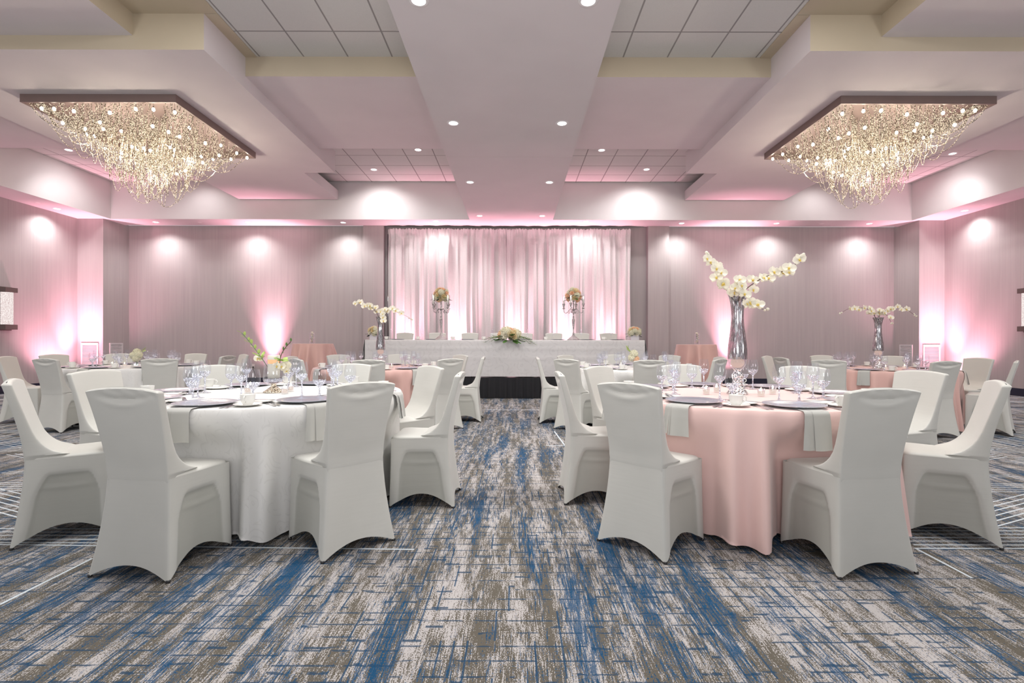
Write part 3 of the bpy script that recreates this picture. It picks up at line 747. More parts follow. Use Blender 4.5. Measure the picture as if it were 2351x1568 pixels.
# ------------------------------------------------------------------ tableware meshes
TW = {}
def tableware():
    a = MB(); a.lathe([(0.0005, .004), (.10, .004), (.108, .0055), (.115, .0085), (.150, .0125), (.163, .0145), (.166, .0140), (.165, .0115), (.12, .003), (.105, 0.0), (.0005, 0.0)], 48)
    TW['charger'] = a.mesh('charger_plate', M['silver'], 60.0)
    a = MB(); a.lathe([(0.0005, .003), (.045, .003), (.060, .007), (.075, .012), (.0745, .0135), (.058, .009), (.044, .0048), (.0005, .0048)][::-1], 32)
    TW['saucer'] = a.mesh('saucer', M['china'], 60.0)
    a = MB(); a.lathe([(0.0005, .0), (.05, .0), (.075, .006), (.090, .011), (.0895, .0125), (.07, .008), (.052, .0035), (.0005, .0035)], 36)
    TW['bread'] = a.mesh('bread_plate', M['china'], 60.0)
    a = MB(); a.lathe([(.0005, 0), (.020, 0), (.023, .004), (.033, .018), (.038, .040), (.040, .061), (.0385, .062), (.036, .040), (.031, .020), (.018, .007), (.0005, .007)], 32)
    TW['cup'] = a.mesh('cup_body', M['china'], 60.0)
    a = MB(); a.tube([(.037, 0, .051), (.050, 0, .055), (.060, 0, .047), (.060, 0, .034), (.050, 0, .024), (.034, 0, .020)], .0038, 8); TW['handle'] = a.mesh('handle', M['china'])
    # water goblet: round bowl, short cut stem
    a = MB(); a.lathe([(.030, .172), (.0345, .150), (.0375, .125), (.0365, .100)], 28); TW['gob_bowl'] = a.mesh('bowl', M['glass'])
    a = MB(); a.lathe([(.0365, .100), (.031, .082), (.019, .068), (.009, .060)], 20); TW['gob_low'] = a.mesh('cut_lower_bowl', M['crystal'])
    a = MB(); a.lathe([(.009, .060), (.0055, .045), (.005, .030), (.0075, .014), (.016, .006), (.034, .002), (.035, 0)], 20); TW['gob_stem'] = a.mesh('stem', M['crystal'])
    # wine glass: taller stem
    a = MB(); a.lathe([(.0265, .205), (.031, .180), (.034, .155), (.0325, .135)], 28); TW['win_bowl'] = a.mesh('bowl', M['glass'])
    a = MB(); a.lathe([(.0325, .135), (.027, .118), (.015, .104), (.006, .096)], 20); TW['win_low'] = a.mesh('cut_lower_bowl', M['crystal'])
    a = MB(); a.lathe([(.006, .096), (.004, .07), (.004, .035), (.0065, .014), (.015, .006), (.033, .002), (.034, 0)], 20); TW['win_stem'] = a.mesh('stem', M['crystal'])
    # flute-like wine glass of the head table, plain glass
    a = MB(); a.lathe([(.022, .215), (.029, .185), (.033, .155), (.030, .125), (.017, .103), (.005, .095)], 24); TW['pl_bowl'] = a.mesh('bowl', M['glass'])
    a = MB(); a.lathe([(.005, .095), (.004, .06), (.0045, .02), (.012, .006), (.032, .002), (.033, 0)], 16); TW['pl_stem'] = a.mesh('stem', M['glass'])
    # flatware: along +y, tip at the +y end
    def strip(a, rows):
        vs = []
        for (y, w, z) in rows: vs += [(-w, y, z), (w, y, z), (w, y, z+.0018), (-w, y, z+.0018)]
        fs = []
        for i in range(len(rows)-1):
            o = i*4
            for k in range(4): k2 = (k+1) % 4; fs.append((o+k, o+k2, o+4+k2, o+4+k))
        fs += [(3, 2, 1, 0), tuple(len(vs)-4+k for k in range(4))]; a.add(vs, fs)
    a = MB(); strip(a, [(-.095, .004, .001), (-.088, .008, .001), (-.06, .0065, .003), (0, .0035, .006), (.035, .004, .005), (.048, .010, .002), (.060, .0115, .001)])
    for k in range(4):
        x = -.0095+k*.0063
        a.xf = Matrix.Translation((x, 0, 0)); strip(a, [(.060, .0018, .001), (.09, .0014, .003), (.098, .0006, .005)]); a.xf = None
    TW['fork'] = a.mesh('fork', M['steel'], 50.0)
    a = MB(); strip(a, [(-.11, .004, .001), (-.104, .0085, .001), (-.07, .008, .002), (-.02, .006, .003), (0, .006, .003), (.02, .0095, .001), (.08, .0095, .001), (.105, .006, .001), (.115, .001, .001)]); TW['knife'] = a.mesh('table_knife', M['steel'], 50.0)
    a = MB(); strip(a, [(-.095, .004, .001), (-.088, .008, .001), (-.06, .0065, .003), (0, .003, .006), (.04, .004, .005)])
    a.ball((0, .065, .005), .017, 12, 6, .3); TW['spoon'] = a.mesh('teaspoon', M['steel'], 50.0)
    # votive: glass tumbler, tealight, flame
    a = MB(); a.lathe([(.019, 0), (.021, .003), (.025, .056), (.0235, .056), (.0195, .006), (0.0005, .005)], 24); TW['votive_glass'] = a.mesh('glass_cup', M['vglass'])
    a = MB(); a.lathe([(.0005, .006), (.018, .006), (.0215, .034), (.0005, .034)], 20); TW['votive_wax'] = a.mesh('wax', M['wax'])
    a = MB(); a.lathe([(.0005, .036), (.0035, .040), (.0045, .046), (.0025, .056), (.0004, .064)], 10); TW['flame'] = a.mesh('flame', M['flame'])
tableware()
def napkin_mesh(seed, folds=3, w=.14, hang=.17, cr=None):
    """grey napkin: runs from under the charger (y=-.02) over the table rim and hangs; y points to the chair"""
    rnd = random.Random(seed)
    a = MB(); edge = TABLE_R-.70-.165+.165       # rim distance from charger centre
    rim = TABLE_R-.70
    path = [(.02, .0025), (.10, .0025), (rim-.02, .003), (rim+.004, .001), (rim+.014, -.012), (rim+.018, -.04)]
    for k in range(1, 7): path.append((rim+.020+.012*k/6, -.04-(hang-.04)*k/6))
    lays = []
    x = -w/2
    for f in range(folds):
        fw = w*(.62 if f == 0 else .38/(max(1, folds-1)))*1.12
        lays.append((x, x+fw, .0016*(folds-f)+.001, rnd.uniform(-.012, .012), rnd.uniform(.94, 1.03))); x += fw*.86
    for (x0, x1, dz, sk, hs) in lays:
        nu = 8
        def fn(u, v, x0=x0, x1=x1, dz=dz, sk=sk, hs=hs):
            q = v*(len(path)-1); i = min(int(q), len(path)-2); t = q-i
            y = lerp(path[i][0], path[i+1][0], t); z = lerp(path[i][1], path[i+1][1], t)
            dn = max(0, -z)
            if z < 0: z *= hs
            flare = dn/hang
            x = lerp(x0, x1, u)*(1+.10*flare)+sk*flare
            out = dz+.007*flare*math.sin(u*PI*1.6+seed)+.010*flare*(u if x0 < 0 else (1-u))
            if z > -.005: return (x, y, z+dz*.6)
            return (x, y+out, z)
        a.grid(fn, nu, 26)
    me = a.mesh('napkin', M['napkin']); return me
NAP = [napkin_mesh(3, 3), napkin_mesh(5, 3, .13, .18), napkin_mesh(11, 2, .13, .20)]
def goblet(x, y, z, kind, label, group, parent=None):
    e = empty('water_goblet' if kind == 'gob' else 'wine_glass', label, 'glass', (x, y, z), random.Random(int(x*997+y*311)).uniform(0, 6), group); e.scale = (1.12,)*3
    for k, nm in (('bowl', 'bowl'), ('low', 'cut_lower_bowl'), ('stem', 'stem')):
        if kind+'_'+k in TW: ob(nm, TW[kind+'_'+k], e)
    return e
def cup(x, y, z, rz, label, group):
    e = empty('coffee_cup', label, 'cup', (x, y, z), rz, group); ob('cup_body', TW['cup'], e); ob('handle', TW['handle'], e); return e
def item(name, me, x, y, z, rz, label, cat, group): return tag(ob(name, me, None, (x, y, z), rz), label, cat, group)
def setting(key, ang, full, jit, nap=None):
    t = TB[key]; base = R(ang+t['base']); c = t['c']; sn = seatname(key, ang)
    if key == 'T5' and ang == 180: sn = 'wall-side'
    tn = t['name']; full_n = full
    def at(lx, ly):      # lx: diner's right, ly: outwards towards the diner
        r = .70+ly
        # outward dir o, diner's right when looking at the centre
        o = Vector((math.cos(base), math.sin(base))); rt = Vector((o.y, -o.x))*-1
        p = Vector(c)+o*r+rt*lx; return p.x, p.y
    rz = base-PI/2+PI       # local +y points to the table centre
    rz = base+PI/2
    x, y = at(0, 0); item('charger_plate', TW['charger'], x, y, TZ+.004, rz, f'silver charger plate at the {sn} seat of the {tn}', 'plate', 'silver charger plates')
    if nap is not None:
        o = ob('napkin', NAP[nap], None, (x, y, TZ), base-PI/2); tag(o, f'folded grey napkin hanging off the {tn}, {sn} seat', 'napkin', 'grey napkins hanging under the chargers')
    j = lambda s=.01: jit.uniform(-s, s)
    x, y = at(.265+j(), .02+j()); z = TZ+.001
    if full:
        item('saucer', TW['saucer'], x, y, z, 0, f'white saucer under the cup at the {sn} seat of the {tn}', 'saucer', 'white saucers'); cup(x, y, z+.0045, base+jit.choice([-2.2, -1.2, 1.2, .2, 2.4]), f'white coffee cup at the {sn} seat of the {tn}', 'white coffee cups')
    else:
        item('saucer', TW['saucer'], x, y, z, 0, f'white saucer under the cup at the {sn} seat of the {tn}', 'saucer', 'white saucers')
        cup(x, y, z+.0045, base+jit.uniform(0, 6), f'white coffee cup at the {sn} seat of the {tn}', 'white coffee cups')
    x, y = at(.15+j(), -.20+j()); goblet(x, y, TZ+.001, 'gob', f'stemmed water goblet with cut crystal bowl, {sn} seat, {tn}', 'cut crystal goblets')
    x, y = at(.055+j(), -.245+j()); goblet(x, y, TZ+.001, 'win', f'taller wine glass with cut crystal bowl, {sn} seat, {tn}', 'cut crystal wine glasses')
    if full:
        z = TZ+.002
        x, y = at(-.185, .03); item('dinner_fork', TW['fork'], x, y, z, rz+j(.06), f'silver dinner fork next to the charger, {sn} seat, {tn}', 'fork', 'silver dinner forks')
        x, y = at(-.212, .035); item('salad_fork', TW['fork'], x, y, z, rz+j(.06), f'outer silver salad fork, {sn} seat, {tn}', 'fork', 'silver salad forks')
        x, y = at(.182, .035); item('table_knife', TW['knife'], x, y, z, rz+j(.04), f'silver knife next to the charger, {sn} seat, {tn}', 'knife', 'silver table knives')
        x, y = at(.206, .04); item('teaspoon', TW['spoon'], x, y, z, rz+j(.04), f'silver teaspoon beside the knife, {sn} seat, {tn}', 'spoon', 'silver teaspoons')
        x, y = at(-.235, -.13); item('bread_plate', TW['bread'], x, y, TZ+.001, 0, f'small white bread plate, {sn} seat, {tn}', 'plate', 'white bread plates')
        item('butter_knife', TW['knife'], x+.01, y, TZ+.016, rz+.7, f'butter knife lying across the bread plate, {sn} seat, {tn}', 'knife', 'butter knives')
_n = {('T1', 225): 0, ('T1', 270): 2, ('T1', 315): 1, ('T1', 0): 0, ('T1', 180): 1, ('T2', 270): 0, ('T2', 315): 2, ('T2', 225): 1, ('T2', 0): 0, ('T2', 180): 0, ('T1', 90): 0, ('T1', 135): 1, ('T1', 45): 2, ('T2', 90): 0, ('T2', 45): 1, ('T2', 135): 2,
      ('T6', 225): 1, ('T3', 225): 0, ('T6', 270): 0, ('T5', 225): 1, ('T3', 270): 1, ('T4', 225): 0, ('T4', 270): 1, ('T3', 315): 2, ('T5', 270): 0, ('T5', 315): 0, ('T4', 315): 0, ('T6', 0): 2, ('T6', 315): 0}
for i, key in enumerate(TB):
    jit = random.Random(50+i)
    for ang in (0, 45, 90, 135, 180, 225, 270, 315):
        setting(key, ang, key in ('T1', 'T2'), jit, _n.get((key, ang)))

def votive(x, y, z, label, group='small votive candles'):
    e = empty('votive_candle', label, 'candle', (x, y, z), 0, group)
    ob('glass_cup', TW['votive_glass'], e); ob('wax', TW['votive_wax'], e); ob('flame', TW['flame'], e)
for dx, dy, w in ((-.235, -.04, 'on the aisle side of the orchid vase'), (-.105, .10, 'behind the orchid vase towards the aisle'), (.085, -.17, 'just in front of the orchid vase foot'), (.24, -.02, 'on the wall side of the orchid vase')):
    votive(1.57+dx, 3.57+dy, TZ+.001, f'lit votive candle {w}, front pink table')
for dx, dy, w in ((-.155, -.04, 'on the wall side of the hurricane lamp'), (.13, -.09, 'in front of the hurricane lamp towards the aisle'), (.09, .09, 'behind the hurricane lamp towards the aisle'), (-.24, .16, 'behind the hurricane lamp towards the wall')):
    votive(-1.73+dx, 3.6+dy, TZ+.001, f'lit votive candle {w}, front white table')
for key, l in (('T3', ((.22, -.25), (-.22, .1))), ('T4', ((-.16, .1), (.2, -.2))), ('T5', ((-.27, -.1), (0.0, -.22))), ('T6', ((-.55, .0), (.33, -.05), (-.1, -.28)))):
    for k, (dx, dy) in enumerate(l):
        c = TB[key]['c']; sd = ('aisle side' if (dx < 0) == TB[key]['wr'] else 'wall side') if k != 2 else 'front'
        votive(c[0]+dx, c[1]+dy, TZ+.001, f'lit votive candle on the {sd} of the centrepiece, {TB[key]["name"]}')

# ------------------------------------------------------------------ flowers
FLW = {}
def petal(a, ang, L, W_, cup_=.25, lift=0.0, tip=1.0):
    """one petal from the origin along heading ang in the x-y plane, cupped towards +z"""
    ca, sa = math.cos(ang), math.sin(ang)
    def fn(u, v):
        s = (u-.5)*2; w = W_*(math.sin(PI*min(1, v*.93+.04))**.7)*(1 if v < .6 else 1)
        x = L*v; y = s*w; z = cup_*L*(v*v)*.6+abs(s)**2*W_*.25+lift*v
        return (x*ca-y*sa, x*sa+y*ca, z)
    a.grid(fn, 5, 6)
def mkflowers():
    for nm, r in (('orchid', .042),):
        a = MB()
        a.cur = 0
        petal(a, R(5), r, r*.62, .15, .002); petal(a, R(175), r, r*.62, .15, .002)
        petal(a, R(90), r*.95, r*.34, -.1, -.002); petal(a, R(218), r*.92, r*.33, -.1, -.002); petal(a, R(322), r*.92, r*.33, -.1, -.002)
        a.cur = 1
        a.ball((0, -r*.08, r*.16), r*.17, 8, 5); petal(a, R(270), r*.42, r*.17, .7, .004)
        FLW['orchid'] = a.mesh('blossom', [M['petal'], M['lip']])
    a = MB(); a.ball((0, 0, 0), .011, 8, 6, 1.3); FLW['bud'] = a.mesh('bud', M['petal'])
    rnd = random.Random(8)
    def ballbloom(name, mat, r, n, pw):
        a = MB(); a.ball((0, 0, 0), r*.80, 12, 8)
        for k in range(n):
            ph = math.acos(1-1.75*(k+.5)/n); th = k*2.39996
            d = Vector((math.sin(ph)*math.cos(th), math.sin(ph)*math.sin(th), math.cos(ph)))
            q = d.to_track_quat('Z', 'Y').to_matrix().to_4x4(); a.xf = Matrix.Translation(d*r*.78) @ q @ Matrix.Rotation(rnd.uniform(0, 6), 4, 'Z')
            for m in range(3): petal(a, m*2.09, pw, pw*.5, .2, .003+rnd.uniform(0, .006))
            a.xf = None
        FLW[name] = a.mesh('bloom', mat)
    ballbloom('hyd', M['ivoryfl'], .07, 60, .022)
    ballbloom('hydp', M['peach'], .06, 50, .022)
    def rose(name, mat, r):
        a = MB()
        for ringi, (rr, n, el) in enumerate(((.25, 3, 75), (.5, 5, 58), (.8, 6, 35), (1.0, 7, 12))):
            for k in range(n):
                a.xf = Matrix.Rotation(k*2*PI/n+ringi, 4, 'Z') @ Matrix.Rotation(-R(el), 4, 'Y')
                petal(a, 0, r*(.6+.5*rr), r*.45*(.5+.6*rr), .6, 0)
                a.xf = None
        a.ball((0, 0, r*.25), r*.35, 8, 5); FLW[name] = a.mesh('rose', mat)
    rose('rosey', M['cream'], .045); rose('rosep', M['peach'], .045); rose('rosew', M['petal'], .045)
    def leafm(name, mat, L, W_):
        a = MB(); petal(a, 0, L, W_, .2, 0); FLW[name] = a.mesh('leaf', mat)
    leafm('leaf', M['leaf'], .09, .024); leafm('lime', M['lime'], .075, .022); leafm('dark', M['darkleaf'], .08, .018)
mkflowers()
def q_to(d): return Vector(d).to_track_quat('Z', 'Y').to_euler()
def spline(ctrl, n=24):
    out = []; m = len(ctrl)
    P = [Vector(p) for p in ctrl]; P = [2*P[0]-P[1]]+P+[2*P[-1]-P[-2]]
    for i in range(1, m):
        for k in range(n):
            t = k/n; p0, p1, p2, p3 = P[i-1], P[i], P[i+1], P[i+2]
            out.append(.5*((2*p1)+(-p0+p2)*t+(2*p0-5*p1+4*p2-p3)*t*t+(-p0+3*p1-3*p2+p3)*t**3))
    out.append(P[m]); return out
def orchid_spray(origin, ctrl, spots, label, group, scale=1.0, seed=0, facing=(0, -1, .15), buds=3):
    """a stem with blossoms: ctrl in metres from origin; spots: fractions along the stem"""
    rnd = random.Random(seed); e = empty('orchid_spray', label, 'flower', origin, 0, group)
    pts = spline(ctrl, 10); a = MB(); a.tube(pts, [.0035*scale*(1-.5*i/len(pts)) for i in range(len(pts))], 6)
    N = len(pts)-1
    pb = []
    for s in spots:
        p = pts[int(s*N)]; off = Vector((rnd.uniform(-.026, .026), rnd.uniform(-.03, .006), rnd.uniform(-.028, .028)))*scale
        a.tube([p, p+off*.8], .0014*scale, 5); pb.append(p+off)
    ob('stem', a.mesh('stem', M['stem']), e)
    for p in pb:
        f = Vector(facing)+Vector((rnd.uniform(-.5, .5), rnd.uniform(-.2, .2), rnd.uniform(-.35, .45)))
        q = f.to_track_quat('Z', 'Y') @ Matrix.Rotation(rnd.uniform(-.4, .4), 3, 'Z').to_quaternion()
        ob('blossom', FLW['orchid'], e, p, rot=q.to_euler(), scale=scale*rnd.uniform(.88, 1.12))
    for k in range(buds):
        p = pts[N-int(k*N*.035)]; ob('bud', FLW['bud'], e, p+Vector((rnd.uniform(-.008, .008), 0, rnd.uniform(-.008, .008)))*scale, rot=(rnd.uniform(0, 2), 0, 0), scale=scale*(1-.12*k)*1.0)
    return e
def tall_vase(x, y, s, label, glassbody):
    e = empty('trumpet_vase', label, 'vase', (x, y, TZ+.001), 0, 'tall mirrored trumpet vases')
    a = MB(); a.lathe([(.0005, 0), (.070, 0), (.071, .006), (.060, .022), (.042, .05), (.034, .08), (.032, .105), (.040, .118), (.041, .135), (.030, .150), (.022, .165), (.030, .176)], 32)
    ob('foot', a.mesh('foot', M['chrome']), e, scale=s)
    a = MB(); prof = [(.026, .172), (.050, .195), (.060, .225), (.064, .270), (.063, .32), (.057, .38), (.048, .45), (.042, .51), (.041, .57), (.046, .63), (.056, .68), (.068, .715)]
    z0 = .172; pr = []
    for i in range(45):
        z = lerp(.172, .715, i/44); pr.append((smoothtab([(b, a_) for a_, b in prof], z), z))
    up = [p for p in pr if p[1] >= .245]; lo = [p for p in pr if p[1] <= .258]
    a.lathe(up, 40); ob('body', a.mesh('body', M['mercury']), e, scale=s)
    a = MB(); a.lathe(lo, 32); ob('lower_bowl', a.mesh('lower_bowl', M['vglass']), e, scale=s)
    a = MB(); a.ball((0, 0, .222), .046, 20, 12, .85); ob('peach_filler', a.mesh('peach_filler', M['pearl']), e, scale=s)  # glowing ball added to paint the table's reflection in the lower bowl
    return e
tall_vase(1.57, 3.57, 1.0, 'tall mirrored trumpet vase with silver foot on the front pink table', True)
tall_vase(-1.92, 7.2, 1.0, 'tall mirrored trumpet vase on the second-row pink aisle table', True)
tall_vase(5.10, 7.1, 1.0, 'tall mirrored trumpet vase on the second-row pink wall table', True)
zt = TZ+.71
def rel(px, py, Y, c):      # offset from c of a point seen at (px, py) on the plane Y
    return ((px-1183)/F*Y-c[0], Y-c[1], CAMZ-(py-784)/F*Y-c[2])
O = (1.57, 3.57, zt-.08)
fr = [i/11 for i in range(12)]
orchid_spray(O, [(0, 0, 0), rel(1672, 672, 3.55, O), rel(1662, 650, 3.50, O), rel(1648, 628, 3.48, O), rel(1632, 603, 3.45, O), rel(1624, 580, 3.45, O)], [.30, .40, .48, .55, .62, .68, .76, .84, .97], 'upright orchid spray leaning to the aisle in the front pink table vase', 'orchid sprays in the vases', 1.0, 1)
orchid_spray(O, [(0, 0, 0), rel(1698, 678, 3.55, O), rel(1722, 655, 3.5, O), rel(1757, 634, 3.45, O), rel(1800, 620, 3.42, O), rel(1830, 602, 3.4, O), rel(1844, 583, 3.4, O)], [.34, .40, .46, .52, .57, .62, .70, .76, .90], 'long orchid spray reaching towards the wall side in the front pink table vase', 'orchid sprays in the vases', 1.0, 2)
orchid_spray(O, [(0, 0, 0), rel(1702, 668, 3.5, O), rel(1712, 672, 3.42, O), rel(1722, 692, 3.40, O), rel(1738, 704, 3.4, O), rel(1762, 711, 3.4, O)], [.40, .52, .60, .68, .74, .84], 'drooping orchid spray over the rim of the front pink table vase', 'orchid sprays in the vases', 1.0, 3)
orchid_spray(O, [(0, 0, 0), rel(1684, 676, 3.52, O), rel(1688, 660, 3.45, O), rel(1695, 648, 3.42, O)], [.45, .55, .62, .70, .78, .85, .92, 1.0], 'short full orchid cluster at the mouth of the front pink table vase', 'orchid sprays in the vases', 1.0, 4, buds=0)
O = (-1.92, 7.2, zt-.06)
orchid_spray(O, [(0, 0, 0), rel(866, 722, 7.15, O), rel(853, 706, 7.1, O), rel(836, 700, 7.1, O), rel(820, 694, 7.1, O)], [.3, .4, .48, .56, .64, .74, .86, 1.0], 'orchid spray arching away from the stage in the second-row pink aisle table vase', 'orchid sprays in the vases', 1.15, 5, buds=1)
orchid_spray(O, [(0, 0, 0), rel(880, 718, 7.15, O), rel(896, 712, 7.1, O), rel(915, 718, 7.1, O), rel(946, 733, 7.1, O)], [.3, .38, .44, .55, .66, .8], 'orchid spray arching over the aisle in the second-row pink aisle table vase', 'orchid sprays in the vases', 1.1, 6)
orchid_spray(O, [(0, 0, 0), rel(876, 718, 7.1, O), rel(884, 722, 7.0, O), rel(882, 733, 7.0, O)], [.4, .6, .75, 1.0], 'small orchid cluster hanging at the rim, second-row pink aisle table vase', 'orchid sprays in the vases', 1.15, 7, buds=0)
O = (5.10, 7.1, zt-.06)
orchid_spray(O, [(0, 0, 0), rel(2002, 716, 7.05, O), rel(1985, 706, 7.0, O), rel(1955, 705, 7.0, O), rel(1928, 718, 7.0, O)], [.3, .38, .46, .54, .62, .7, .78], 'orchid spray arching to the aisle, second-row pink wall table vase', 'orchid sprays in the vases', 1.1, 8)
orchid_spray(O, [(0, 0, 0), rel(2022, 718, 7.05, O), rel(2045, 706, 7.0, O), rel(2075, 706, 7.0, O), rel(2104, 724, 7.0, O)], [.3, .36, .44, .52, .6, .7, .8], 'orchid spray arching to the wall, second-row pink wall table vase', 'orchid sprays in the vases', 1.1, 9)
orchid_spray(O, [(0, 0, 0), rel(2008, 724, 7.05, O), rel(2012, 716, 7.0, O), rel(2020, 714, 6.95, O)], [.5, .65, .8, .9, 1.0], 'short full orchid cluster at the mouth of the second-row pink wall table vase', 'orchid sprays in the vases', 1.0, 14, buds=0)
orchid_spray(O, [(0, 0, 0), rel(2018, 714, 7.0, O), rel(2036, 722, 6.95, O), rel(2048, 742, 6.95, O)], [.45, .6, .78], 'short drooping orchid spray, second-row pink wall table vase', 'orchid sprays in the vases', 1.0, 10)

def leafy_branch(origin, ctrl, n, label, seed, stem='gstem', leaf='lime', sc=.45):
    rnd = random.Random(seed); e = empty('leafy_branch', label, 'branch', origin, 0, 'greenery of the hurricane lamp')
    pts = spline(ctrl, 8); a = MB(); a.tube(pts, .0028, 6); ob('stem', a.mesh('stem', M[stem]), e)
    for k in range(n):
        i = int(lerp(len(pts)*.3, len(pts)-1, k/(n-1))); p = pts[i]; d = (pts[i]-pts[i-1]).normalized()
        sd = 1 if k % 2 else -1
        f = d+Vector((sd*.9*d.z, rnd.uniform(-.4, .1), -sd*.9*d.x)); q = f.to_track_quat('X', 'Z')
        ob('leaf', FLW[leaf], e, p, rot=q.to_euler(), scale=sc*rnd.uniform(.8, 1.2))
# hurricane lamp of the front white table
hx, hy = -1.73, 3.62
e = empty('hurricane_lamp', 'glass hurricane on champagne metal foot holding a pillar candle, front white table', 'lamp', (hx, hy, TZ+.001))
a = MB(); a.lathe([(.0005, 0), (.068, 0), (.070, .004), (.055, .014), (.035, .030), (.020, .042), (.014, .055), (.022, .062)], 32); ob('foot', a.mesh('foot', M['brass']), e)
a = MB(); a.lathe([(.014, .058), (.045, .064), (.066, .078), (.070, .095), (.066, .14), (.062, .19), (.070, .235), (.076, .25)], 36); ob('glass_chimney', a.mesh('glass_chimney', M['vglass']), e)
a = MB(); a.lathe([(.0005, .070), (.056, .075), (.062, .095), (.0005, .100)], 24); ob('pebble_filler', a.mesh('pebble_filler', M['crystal']), e)
a = MB(); a.lathe([(.0005, .100), (.040, .100), (.040, .205)], 28); a.lathe([(.040, .235), (.040, .262), (.036, .264), (.0005, .258)], 28)
cd = ob('pillar_candle', a.mesh('pillar_candle', M['waxbody']), e); a = MB(); a.lathe([(.040, .205), (.0402, .215), (.0402, .228), (.040, .235)], 28); ob('glowing_band', a.mesh('glowing_band', M['waxglow']), cd)
O = (hx, hy, TZ+.16)
leafy_branch(O, [(-.03, 0, 0), rel(602, 825, 3.58, O), rel(580, 795, 3.55, O), rel(555, 765, 3.5, O)], 13, 'long green budding branch leaning to the wall out of the hurricane lamp', 1)
leafy_branch(O, [(.04, 0, .02), rel(645, 818, 3.6, O), rel(655, 800, 3.58, O), rel(668, 785, 3.55, O)], 7, 'short bluish budding branch on the aisle side of the hurricane lamp', 2, 'stem', 'leaf', .3)
def cymb(p, label, seed, n=5, leaves=4):
    rnd = random.Random(seed); e = empty('lime_orchid', label, 'flower', p, 0, 'greenery of the hurricane lamp')
    for k in range(n): ob('blossom', FLW['orchid'], e, (rnd.uniform(-.03, .03), rnd.uniform(-.02, .02), rnd.uniform(-.05, .04)), rot=q_to((rnd.uniform(-.6, .6), -1, rnd.uniform(-.3, .5))), scale=.8)
    for k in range(leaves): ob('leaf', FLW['lime'], e, (rnd.uniform(-.02, .02), 0, .03), rot=(rnd.uniform(-.5, .5), rnd.uniform(-.6, .2), rnd.uniform(-1, 4)), scale=.75)
cymb((hx-.082, hy-.03, TZ+.225), 'pale green orchid bloom on the wall side of the pillar candle', 1, 2, 3)
cymb((hx+.075, hy-.03, TZ+.20), 'lime and white orchid cluster on the aisle side of the pillar candle', 2, 6, 6)

def glass_vase_flowers(x, y, z, kind, label):
    e = empty('flower_vase', label, 'vase', (x, y, z), .3)
    a = MB()
    if kind == 'square':
        a.add([(-.045,-.045,0),(.045,-.045,0),(.045,.045,0),(-.045,.045,0),(-.062,-.062,.16),(.062,-.062,.16),(.062,.062,.16),(-.062,.062,.16)], [(0,3,2,1),(0,1,5,4),(1,2,6,5),(2,3,7,6),(3,0,4,7)])
    else: a.lathe([(.0005, 0), (.045, 0), (.052, .02), (.055, .17)], 24)
    ob('glass_body', a.mesh('glass_body', M['vglass'], kind != 'square'), e)
    a = MB(); a.tube([(0, 0, .01), (.01, 0, .09), (0, 0, .15)], .006); a.tube([(.02, 0, .01), (0, .01, .12)], .004); ob('stems', a.mesh('stems', M['gstem']), e)
    return e
v = glass_vase_flowers(-5.55, 7.4, TZ+.001, 'square', 'flared square glass vase with white bloom on the second-row white wall table')
for k, p in enumerate(((-.03, -.01, .15), (.035, -.02, .16), (0, .02, .20), (0.01, -.03, .11))): ob('bloom', FLW['hyd'], v, p, rot=(.5, .2*k, k), scale=.8)
for k, p in enumerate(((.07, 0, .22), (.08, 0, .20), (.06, 0, .21))): ob('leaf', FLW['lime'], v, p, rot=(0, -.6+k*.3, k*1.3), scale=.9)
v = glass_vase_flowers(1.71, 7.3, TZ+.001, 'round', 'round glass vase with blush hydrangea and lime leaf, second-row white aisle table')
for k, p in enumerate(((0, -.01, .19), (.02, -.02, .12), (-.02, 0, .14))): ob('bloom', FLW['hydp' if k == 1 else 'hyd'], v, p, rot=(.5, .2*k, k), scale=.9)
for k, p in enumerate(((-.07, 0, .23), (-.08, 0, .24), (-.06, 0, .22))): ob('leaf', FLW['lime'], v, p, rot=(0, -1.2+k*.3, 2.6+k*.4), scale=1.1)

# ------------------------------------------------------------------ cocktail tables
def cocktail(x, y, label, label2, seed):
    N = 160; H = 1.065; r0 = .395; rows = []
    rnd = random.Random(seed); wv = [(k, rnd.uniform(0, 6.3), rnd.uniform(.4, 1)) for k in (9, 11, 14, 17)]; tw = sum(w for _, _, w in wv)
    for r in (.0005, .2, .35, .385): rows.append([(r*math.cos(2*PI*i/N), r*math.sin(2*PI*i/N), H) for i in range(N)])
    for d in (0, .006, .02, .06, .15, .3, .45, .6, .75, .9, 1.0, 1.045):
        t = d/H; row = []
        for i in range(N):
            th = 2*PI*i/N; w = sum(c*math.cos(k*th+p) for k, p, c in wv)/tw
            r = r0+.10*t+.13*min(1, t*1.8)*(w+.4*abs(w)); row.append((r*math.cos(th), r*math.sin(th), H-d))
        rows.append(row)
    a = MB(); vs = [v for row in rows for v in row]; fs = []
    for j in range(len(rows)-1):
        for i in range(N): i2 = (i+1) % N; fs.append((j*N+i, (j+1)*N+i, (j+1)*N+i2, j*N+i2))
    a.add(vs, fs); tag(ob('cocktail_tablecloth', a.mesh('cocktail_tablecloth', M['pinkdull']), None, (x, y, 0)), label, 'tablecloth', 'pink cloths on the high cocktail tables')
    e = empty('cocktail_table', label2, 'table', (x, y, 0), 0, 'high cocktail tables')
    a = MB(); a.lathe([(.0005, 1.03), (.38, 1.03), (.385, 1.055), (.0005, 1.06)], 40); ob('tabletop', a.mesh('tabletop', M['slot']), e)
    a = MB(); a.lathe([(.25, 0), (.25, .012), (.04, .03), (.035, .06), (.035, 1.03)], 24, cap0=True); ob('pedestal', a.mesh('pedestal', M['steel']), e)
